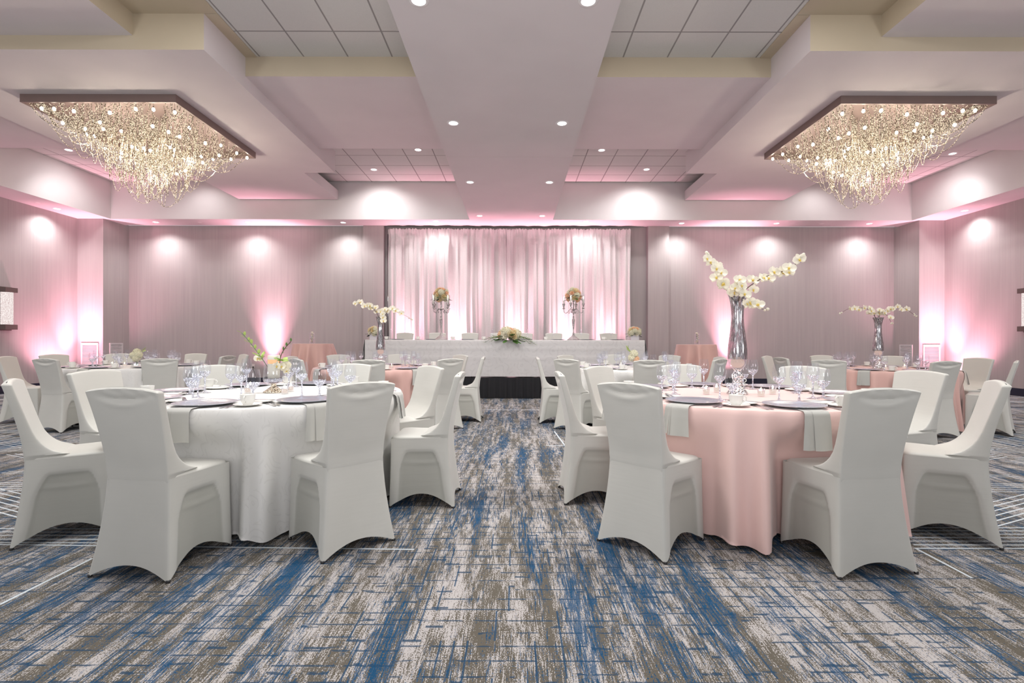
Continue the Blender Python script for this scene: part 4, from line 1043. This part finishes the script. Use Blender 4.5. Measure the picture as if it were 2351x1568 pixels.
cocktail(-4.20, 10.5, 'pink cloth on the high cocktail table between white front table and pilaster', 'high cocktail table under pink cloth, white front table side', 4)
cocktail(3.76, 10.5, 'pink cloth on the high cocktail table behind the front orchid vase', 'high cocktail table under pink cloth, pink front table side', 9)
for x, w in ((-4.20, 'white front table side'), (3.76, 'pink front table side')):
    e = empty('cylinder_vase', f'small glass cylinder of white flowers on the cocktail table, {w}', 'vase', (x, 10.45, 1.067), 0, 'glass cylinders on the cocktail tables')
    a = MB(); a.lathe([(.0005, 0), (.052, 0), (.052, .225), (.049, .225), (.049, .02), (.0005, .02)], 24); ob('glass_body', a.mesh('glass_body', M['vglass']), e)
    rnd = random.Random(3)
    a = MB(); a.tube([(0, 0, .02), (.01, 0, .2)], .004); a.tube([(.01, 0, .02), (-.02, 0, .22)], .003); ob('stems', a.mesh('stems', M['gstem']), e)
    for k in range(9): ob('blossom', FLW['orchid'], e, (rnd.uniform(-.028, .028), rnd.uniform(-.02, .02), .05+k*.023), rot=q_to((rnd.uniform(-1, 1), -1, rnd.uniform(-.5, 1))), scale=.55)

# ------------------------------------------------------------------ stage, head table
SZ = 0.408
m = MB(); m.box(-3.35, 3.0, 9.98, 12.35, .0, SZ-.02); m.cur = 1; m.box(-3.36, 3.01, 9.97, 12.36, SZ-.02, SZ)
e = empty('stage_riser', 'low stage platform with black pleated skirt carrying the head table', 'stage', (0, 0, 0))
ob('platform', m.mesh('platform', [M['blackp'], M['blackp']], False), e)
a = MB()
def sk(u, v):
    x = lerp(-3.38, 3.03, u); t = 1-v
    return (x, 9.955-.014*math.sin(x*58)*(.4+.6*t)-.008*math.sin(x*23)-.02*t, lerp(.012, SZ-.004, v))
a.grid(sk, 900, 6); ob('skirt', a.mesh('skirt', M['black']), e)
HX0, HX1, HY0, HY1 = -2.96, 2.55, 10.0, 10.78
HZ = SZ+.742
m = MB()
for k in range(3):
    w = (HX1-HX0)/3; m.box(HX0+.01+k*w, HX0+(k+1)*w-.01, HY0+.01, HY1-.01, HZ-.035, HZ-.006)
e = empty('head_table', 'long head table on the stage hidden under white damask', 'table', (0, 0, 0)); ob('tabletop', m.mesh('tabletop', M['slot'], False), e)
for k in range(3):
    for s_ in (.25, -.25+w):
        m = MB(); x = HX0+k*w+s_; m.tube([(x, HY0+.12, SZ), (x, HY0+.12, HZ-.035)], .014, 8); m.tube([(x, HY1-.12, SZ), (x, HY1-.12, HZ-.035)], .014, 8); m.tube([(x, HY0+.1, SZ+.02), (x, HY1-.1, SZ+.02)], .012, 6); ob('leg', m.mesh('leg', M['steel']), e)
def damask_flat():
    t = NT('ivory_damask_flat'); x, y, z, p = t.pos()
    src = t.comb(t.math('ADD', x, t.math('MULTIPLY', y, .6)), t.math('ADD', z, y), 0.0)
    nz = t.n('TexNoise'); t.put(nz.inputs['Vector'], src); nz.inputs['Scale'].default_value = 5.0
    vm = t.n('VectorMath', operation='MULTIPLY_ADD'); t.put(vm.inputs[0], nz.outputs[1]); vm.inputs[1].default_value = (.14, .14, 0); t.put(vm.inputs[2], src)
    v = t.n('TexVoronoi', voronoi_dimensions='2D'); t.put(v.inputs['Vector'], vm.outputs[0]); v.inputs['Scale'].default_value = 4.0
    r = t.math('SINE', t.math('MULTIPLY', v.outputs[0], 22.0)); pat = t.math('MULTIPLY', t.mr(r, .5, .8), t.mr(t.noise(src, 9, 1), .42, .5))
    c = t.mix(pat, (0.64, 0.625, 0.62), (0.60, 0.585, 0.58))
    return t.done(t.bsdf(c, .6, Normal=t.bump(pat, .12, .005)))
DF = damask_flat()
a = MB()
def hc(u, v):
    # v over the section: back hem, over the top, front hem.
    x = lerp(HX0-.012, HX1+.012, u)
    sec = [(HY1+.014, HZ-.22), (HY1+.012, HZ-.03), (HY1-.01, HZ), (HY1-.3, HZ+.0005), (HY0+.3, HZ+.0005), (HY0+.02, HZ), (HY0-.006, HZ-.008), (HY0-.012, HZ-.04), (HY0-.016, HZ-.2), (HY0-.02, HZ-.4), (HY0-.026, HZ-.6), (HY0-.03, SZ+.02)]
    q = v*(len(sec)-1); i = min(int(q), len(sec)-2); t = q-i; y = lerp(sec[i][0], sec[i+1][0], t); z = lerp(sec[i][1], sec[i+1][1], t)
    d = max(0, HZ-z)
    if v > .5 and d > .02:
        # fold creases from packing and slack
        y -= .010*math.sin(x*5.1+1)*d*1.2+.006*math.sin(x*13+z*4)*d
        for cx in (-2.35, -1.45, -.5, .45, 1.4, 2.1): y -= .010*math.exp(-((x-cx)/.02)**2)*min(1, d*6)
        for cz in (.17, .36): y -= .006*math.exp(-((d-cz)/.015)**2)
    return (x, y, z)
a.grid(hc, 260, 56)
for sx, X, sg in ((0, HX0-.012, -1), (1, HX1+.012, 1)):
    def ec(u, v, X=X, sg=sg):
        y = lerp(HY1, HY0-.01, u); d = v*(.742-.03); 
        return (X+sg*(.006+.075*v*(.6+.8*u)+.02*v*math.sin(u*14)), y-.03*v*u, HZ-.002-d)
    a.grid(ec, 30, 16)
tag(ob('head_tablecloth', a.mesh('head_tablecloth', DF, 50.0)), 'white damask cloth with packing creases over the long head table', 'tablecloth')
HCH = [-2.46, -1.74, -1.01, -.37, .20, .86, 1.46, 2.08]
posn = ['first', 'second', 'third', 'fourth', 'fifth', 'sixth', 'seventh', 'last']
for x, pn in zip(HCH, posn):
    chair(x, 11.27, 270, f'{pn} ivory chair behind the head table counted from the white table side', 'ivory covered chairs behind the head table', SZ)
for k, x in enumerate(HCH):
    pn = posn[k]
    item('charger_plate', TW['charger'], x+.02, 10.45, HZ+.003, 0, f'{pn} silver charger on the head table counted from the white table side', 'plate', 'chargers on the head table')
for k, px in enumerate((899, 969, 1053, 1130, 1211, 1270, 1334, 1403)):
    e = empty('wine_glass', f'{posn[k]} plain wine glass on the head table counted from the white table side', 'glass', ((px-1183)/F*10.25, 10.25, HZ+.002), 0, 'plain wine glasses on the head table')
    ob('bowl', TW['pl_bowl'], e); ob('stem', TW['pl_stem'], e)
for k, px in enumerate((887, 960, 1040, 1111, 1253, 1386)):
    x = (px-1183)/F*10.2; pn = ['first', 'second', 'third', 'fourth', 'fifth', 'last'][k]
    item('saucer', TW['saucer'], x, 10.2, HZ+.002, 0, f'{pn} saucer on the head table counted from the white table side', 'saucer', 'saucers on the head table')
    cup(x, 10.2, HZ+.0055, k*1.3, f'{pn} coffee cup on the head table counted from the white table side', 'coffee cups on the head table')

def candelabra(x, y, label, seed):
    rnd = random.Random(seed); H = 1.0
    e = empty('candelabra', label, 'candelabra', (x, y, HZ+.002), .35*seed, 'silver candelabras on the head table')
    a = MB(); a.lathe([(.0005, 0), (.125, 0), (.13, .008), (.115, .022), (.085, .045), (.05, .075), (.030, .095), (.018, .12), (.026, .135), (.014, .15)], 28); ob('base', a.mesh('base', M['candel']), e)
    a = MB(); pr = [(.012, .145), (.010, .19), (.016, .23), (.022, .30), (.029, .38), (.031, .42), (.018, .44), (.012, .455), (.024, .47), (.012, .485), (.010, .53), (.02, .545), (.011, .56), (.013, .60), (.022, .62), (.012, .64), (.011, .72), (.018, .735), (.010, .76), (.024, .79), (.03, .81), (.0005, .815)]
    a.lathe(pr, 16); ob('column', a.mesh('column', M['candel']), e)
    for k in range(4):
        an = k*PI/2+.5; c, s_ = math.cos(an), math.sin(an)
        P = lambda r, z: (r*c, r*s_, z)
        a = MB(); a.tube(spline([P(.01, .60), P(.06, .635), P(.10, .60), P(.15, .555), P(.195, .575), P(.205, .64)], 6), .007, 6)
        a.tube(spline([P(.10, .60), P(.07, .575), P(.085, .55), P(.11, .565)], 5), .0045, 5)
        ar = ob('arm', a.mesh('arm', M['candel']), e)
        a = MB(); a.lathe([(.028, .64), (.032, .648), (.012, .66), (.016, .69), (.026, .72), (.033, .745), (.030, .748), (.0005, .745)], 14, (P(.205, 0))); ob('candle_cup', a.mesh('candle_cup', M['candel']), ar)
        a = MB(); a.lathe([(.026, .75), (.036, .80), (.034, .86), (.042, .93)], 18, P(.205, 0)); ob('glass_chimney', a.mesh('glass_chimney', M['vglass']), ar)
        a = MB(); a.lathe([(.012, .748), (.012, .84), (.0005, .842)], 10, P(.205, 0)); cn = ob('candle', a.mesh('candle', M['waxbody']), ar)
        a = MB(); a.lathe([(.0005, .843), (.007, .853), (.009, .865), (.004, .885), (.0005, .90)], 8, P(.205, 0)); ob('flame', a.mesh('flame', M['flame']), ar)
def flower_ball(x, y, z, R_, kinds, n, label, name, cat, seed, parentbox=None, group=None, flat=1.0, leaves=12, lf='dark', up=1.7):
    rnd = random.Random(seed); e = empty(name, label, cat, (x, y, z), 0, group)
    if parentbox: parentbox(e)
    for k in range(n):
        ph = math.acos(max(-1, 1-up*(k+.5)/n)); th = k*2.39996+seed
        d = Vector((math.sin(ph)*math.cos(th), math.sin(ph)*math.sin(th), math.cos(ph)*flat))
        kd = rnd.choice(kinds); sc = rnd.uniform(.85, 1.1)*(R_/.16)
        ob('bloom' if kd.startswith('hyd') else 'rose', FLW[kd], e, d*R_*.62, rot=q_to(d), scale=sc*(.85 if kd.startswith('hyd') else 1.05))
    for k in range(leaves):
        th = k*2*PI/leaves+rnd.uniform(-.3, .3); d = Vector((math.cos(th), math.sin(th), rnd.uniform(-.7, -.1) if lf == 'dark' else rnd.uniform(-.6, .1)))
        ob('leaf', FLW[lf if rnd.random() < .75 else 'leaf'], e, d*R_*.62, rot=d.to_track_quat('X', 'Z').to_euler(), scale=R_/.16*rnd.uniform(.9, 1.3))
    return e
for x, w, s_ in ((-1.52, 'pink cocktail table side with yellow rose ball', 1), (1.19, 'far from the yellow rose ball, with ivory rose ball', 2)):
    candelabra(x, 10.35, ('silver candelabra carrying the yellow and cream flower ball' if s_ == 1 else 'silver candelabra carrying the ivory and blush flower ball'), s_)
flower_ball(-1.52, 10.35, HZ+.91, .19, ['rosey', 'rosep', 'rosey', 'hyd'], 20, 'round bouquet of yellow and peach roses atop the first candelabra', 'rose_bouquet', 'bouquet', 3, group='bouquets on the candelabras')
flower_ball(1.19, 10.35, HZ+.91, .19, ['rosew', 'hyd', 'rosep', 'rosey'], 20, 'round bouquet of ivory and blush roses atop the second candelabra', 'rose_bouquet', 'bouquet', 4, group='bouquets on the candelabras')
def vbox(e):
    a = MB(); a.box(-.08, .08, -.08, .08, 0, .125); ob('box_vase', a.mesh('box_vase', M['boxwhite'], False), e, (0, 0, -.155))
for x, w in ((-2.84, 'hydrangeas and roses at the white table end of the head table'), (2.40, 'hydrangeas and roses at the pink table end of the head table')):
    flower_ball(x, 10.2, HZ+.157, .155, ['hyd', 'rosey', 'rosep', 'rosew', 'hyd'], 20, 'white box vase of '+w, 'flower_box', 'flowers', int(x*3)+20, vbox, 'box vases at both ends of the head table', .85, 12, 'dark', 1.5)
e = flower_ball(-.12, 10.06, HZ+.08, .26, ['rosew', 'rosey', 'rosep', 'hyd', 'rosew'], 26, 'low trailing centrepiece of cream roses and greenery in the middle of the head table', 'rose_centrepiece', 'flowers', 9, None, None, .62, 22, 'leaf', 1.25)
rnd = random.Random(5)
a = MB()
for k in range(9):
    sg = -1 if k % 2 else 1; L = rnd.uniform(.25, .42)
    ctrl = [(sg*.1, -.08, -.02), (sg*(.1+L*.5), -.13, -.03), (sg*(.1+L), -.14, -.05-rnd.uniform(.0, .12))]
    pts = spline(ctrl, 6); a.tube(pts, .003, 5)
    for i in range(3, len(pts), 1):
        q = Vector((sg, rnd.uniform(-.6, .2), rnd.uniform(-.7, .7))).to_track_quat('X', 'Z')
        ob('leaf', FLW['lime'], e, pts[i], rot=q.to_euler(), scale=.5)
ob('trailing_stems', a.mesh('trailing_stems', M['gstem']), e)

# ------------------------------------------------------------------ drape
DX0, DX1, DY = -3.31, 2.97, 13.08
def drape(u, v):
    x = lerp(DX0, DX1, u); z = lerp(.02, 4.03, v)
    k = 1.0 if v < .93 else .55
    amp = .075*(1-.25*v)
    w = math.sin(x*13.5+.8*math.sin(x*2.1))+.45*math.sin(x*29+1.3)+.25*math.sin(x*51+2)+.3*math.sin(x*6.3+z*.15)
    y = DY-amp*w*k
    if v > .955: y += .03*math.sin(x*90)*.3; z += .012*math.sin(x*75)+.006*math.sin(x*131)
    if .93 < v < .955: y += .02
    if abs(u-.49) < .002: y += .05
    return (x+.01*math.sin(x*40+z*2), y, z)
a = MB(); a.grid(drape, 1100, 44)
e = empty('pipe_and_drape', 'floor-length gathered satin drape lit pink behind the head table', 'curtain', (0, 0, 0))
ob('drape', a.mesh('drape', M['drape']), e)
a = MB(); a.tube([(DX0-.02, DY+.15, 3.90), (DX1+.02, DY+.15, 3.90)], .02, 10); ob('crossbar', a.mesh('crossbar', M['steel']), e)
for x in (DX0-.02, DX1+.02):
    a = MB(); a.tube([(x, DY+.15, .01), (x, DY+.15, 3.92)], .02, 10); a.box(x-.08, x+.08, DY-.05, DY+.17, 0, .012); ob('upright', a.mesh('upright', M['steel']), e)

# ------------------------------------------------------------------ chandeliers
def chandelier_meshes():
    HB = 1.10; rnd = random.Random(12); out = {}
    a = MB(); t = .03; zb, zt_ = 0.0, .113
    a.box(-HB, HB, -HB, -HB+t, zb, zt_); a.box(-HB, HB, HB-t, HB, zb, zt_); a.box(-HB, -HB+t, -HB+t, HB-t, zb, zt_); a.box(HB-t, HB, -HB+t, HB-t, zb, zt_)
    out['frame'] = a.mesh('frame', M['bronze'], False)
    a = MB(); a.box(-HB+t, HB-t, -HB+t, HB-t, .09, .10); out['plate'] = a.mesh('mounting_plate', M['bronze'], False)
    def env(x, y):
        q = max(abs(x), abs(y))/HB; r = math.hypot(x, y)/HB
        return .06+1.22*max(0, 1-(.6*q+.4*r)**2.1)*(.75+.25*max(0, 1-r))
    strands = []
    def strand(p, q, zlow, r=.0042):
        n = 15; pts = []
        for i in range(n):
            t = i/(n-1); s = 4*t*(1-t)
            s = s**.9
            pts.append((lerp(p[0], q[0], t), lerp(p[1], q[1], t), .085-s*(zlow+.085)))
        a = MB(); a.tube(pts, r, 4, False); return a
    for k in range(330):
        edge = k < 70
        if edge:
            sd = k % 4; u = rnd.uniform(-1, 1)*HB*.97; v = HB*.955
            x, y = [(u, -v), (v, u), (u, v), (-v, u)][sd]
            x2 = x*rnd.uniform(.45, .8)+rnd.uniform(-.15, .15); y2 = y*rnd.uniform(.45, .8)+rnd.uniform(-.15, .15)
        else:
            x, y = rnd.uniform(-.93, .93)*HB, rnd.uniform(-.93, .93)*HB
            if rnd.random() < .55: x *= .65; y *= .65
            an = rnd.uniform(0, 6.3); L = rnd.uniform(.22, .55) if rnd.random() < .8 else rnd.uniform(.6, 1.0)
            x2, y2 = x+L*math.cos(an), y+L*math.sin(an)
            x2 = max(-HB*.95, min(HB*.95, x2)); y2 = max(-HB*.95, min(HB*.95, y2))
        mx, my = (x+x2)/2, (y+y2)/2
        f = rnd.uniform(.25, 1.0)**.75
        zl = env(mx, my)*f
        strands.append((zl, strand((x, y), (x2, y2), zl)))
    # long diagonals seen from underneath
    for k in range(10):
        strands.append((.5, strand((-.98, -.98+.03*k), (.2+.05*k, -1.0), .16+.025*k)))
    strands.sort(key=lambda s: -s[0])
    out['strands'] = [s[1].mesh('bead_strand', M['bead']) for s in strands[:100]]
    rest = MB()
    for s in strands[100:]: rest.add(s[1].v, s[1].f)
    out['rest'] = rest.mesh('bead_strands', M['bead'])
    a = MB(); a.ball((0, 0, 0), .021, 8, 6, 1.3); out['bulb'] = a.mesh('bulb', M['bulb'])
    out['bulbs'] = []
    rb = random.Random(77)
    for i in range(8):
        for j in range(6):
            x = (-.87+i*.248+rb.uniform(-.07, .07))*HB; y = (-.85+j*.34+rb.uniform(-.09, .09))*HB
            out['bulbs'].append((x, y, -.02-env(x, y)*rb.uniform(.12, .52)))
    return out
CM = chandelier_meshes()
a = MB(); a.tube([(0, 0, .0), (0, 0, 1.0)], .0015, 4, False); CABLE = a.mesh('cable', M['bronze'])
a = MB(); a.lathe([(.006, .012), (.009, .016), (.009, .045), (.0005, .047)], 8); SOCK = a.mesh('socket', M['bronze'])
for cx, lab, flip in ((-5.90, 'square bronze chandelier of draped bead strands above the white tables', 1), (5.69, 'square bronze chandelier of draped bead strands above the pink tables', -1)):
    cz = ZP-.113-.001
    e = empty('chandelier', lab, 'chandelier', (cx, 8.23, cz), 0, 'bead chandeliers'); e.scale = (flip, 1, 1)
    ob('frame', CM['frame'], e); ob('mounting_plate', CM['plate'], e)
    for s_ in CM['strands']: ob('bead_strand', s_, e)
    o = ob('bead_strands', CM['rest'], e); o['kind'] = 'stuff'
    for (x, y, z) in CM['bulbs']:
        b = ob('bulb', CM['bulb'], e, (x, y, z)); ob('socket', SOCK, b); 
        ob('cable', CABLE, b, (0, 0, .045), scale=(1, 1, .04-z))
    for dx in (-.6, 0, .6):
        for dy in (-.6, 0, .6):
            k = 1.0 if dx or dy else 1.6
            point(cx+dx, 8.23+dy, cz-.42-.3*(dx == 0 and dy == 0), CHW*k, (1.0, .86, .70), .05)

# ------------------------------------------------------------------ sconces, grilles, outlet, cable
def sconce(sg, y, label):
    xw = X0+sg*XW; e = empty('wall_sconce', label, 'wall light', (xw, y, 1.35), 0 if sg < 0 else PI, 'lit glass wall sconces')
    a = MB(); a.box(0, .02, -.12, .12, -.02, .90); ob('back_plate', a.mesh('back_plate', M['sconcecap'], False), e)
    a = MB()
    a.grid(lambda u, v: (.02+.115*math.sin(PI*u)**.55, lerp(-.12, .12, u), lerp(.105, .785, v)), 16, 2); ob('glass_body', a.mesh('glass_body', M['sconce']), e)
    for z0, z1 in ((.0, .105), (.785, .885)):
        a = MB(); a.box(.0, .14, -.13, .13, z0, z1); ob('cap', a.mesh('cap', M['sconcecap'], False), e)
sconce(-1, 10.66, 'glowing crackled glass sconce on the wall at the white tables'); sconce(1, 10.36, 'glowing crackled glass sconce on the wall at the pink tables')
def grille(x, y, z, w, h, rz, label):
    e = empty('air_grille', label, 'vent', (x, y, z), rz, 'white return air grilles')
    a = MB(); f = .03
    a.box(-w/2, w/2, -.02, 0, 0, f); a.box(-w/2, w/2, -.02, 0, h-f, h); a.box(-w/2, -w/2+f, -.02, 0, f, h-f); a.box(w/2-f, w/2, -.02, 0, f, h-f); ob('frame', a.mesh('frame', M['grille'], False), e)
    a = MB(); a.box(-w/2+f, w/2-f, -.004, -.001, f, h-f); ob('backing', a.mesh('backing', M['slot'], False), e)
    a = MB(); n = int((h-2*f)/.035)
    for k in range(n):
        z0 = f+.006+k*.035; a.add([(-w/2+f, -.018, z0), (w/2-f, -.018, z0), (w/2-f, -.004, z0+.026), (-w/2+f, -.004, z0+.026)], [(0,1,2,3)])
    ob('slats', a.mesh('slats', M['grille'], False), e)
grille((207-1183)/F*YC, YC-.001, .44, .42, .62, 0, 'white air grille on the lit column face at the white tables')
grille((2138-1183)/F*YC, YC-.001, .44, .42, .62, 0, 'white air grille on the lit column face at the pink tables')
grille(X0-XR+.001, 12.82, .44, .42, .62, PI/2, 'white air grille on the shaded side of the column at the white tables')
grille(X0+XR-.001, 12.82, .44, .42, .62, -PI/2, 'white air grille on the shaded side of the column at the pink tables')
e = empty('wall_outlet', 'ivory outlet plate low on the back wall beside the uplight cable', 'outlet', ((582-1183)/F*YW, YW-.001, .40)); a = MB(); a.box(-.035, .035, -.006, 0, 0, .115); ob('cover_plate', a.mesh('cover_plate', M['plastic'], False), e)
a = MB(); a.box(-.016, .016, -.03, -.006, .02, .05); ob('plug', a.mesh('plug', M['blackp'], False), e)
ox = (582-1183)/F*YW; a = MB(); a.tube(spline([(ox, YW-.03, .435), (ox+.02, YW-.05, .38), (ox+.10, YW-.10, .25), (ox+.22, YW-.22, .14), (-6.38, 13.04, .1)], 6), .006, 6)
tag(ob('power_cable', a.mesh('power_cable', M['blackp'])), 'black power cable sagging from the wall outlet to the uplight', 'cable')
# flat discs, taken for sprinklers, in the side and back soffits
a = MB(); a.lathe([(.0005, -.006), (.035, -.006), (.05, 0)], 20); SP = a.mesh('ceiling_disc', M['trimw'])
for x, y, w in ((-8.0, 12.80, 'back soffit, white table side'), (7.75, 12.80, 'back soffit, pink table side'), (X0-10.3, 11.0, 'side soffit at the white tables'), (X0+10.3, 11.0, 'side soffit at the pink tables')):
    tag(ob('smoke_detector', SP, None, (x, y, ZS)), f'small flat detector disc in the {w}', 'detector', 'flush detector discs')
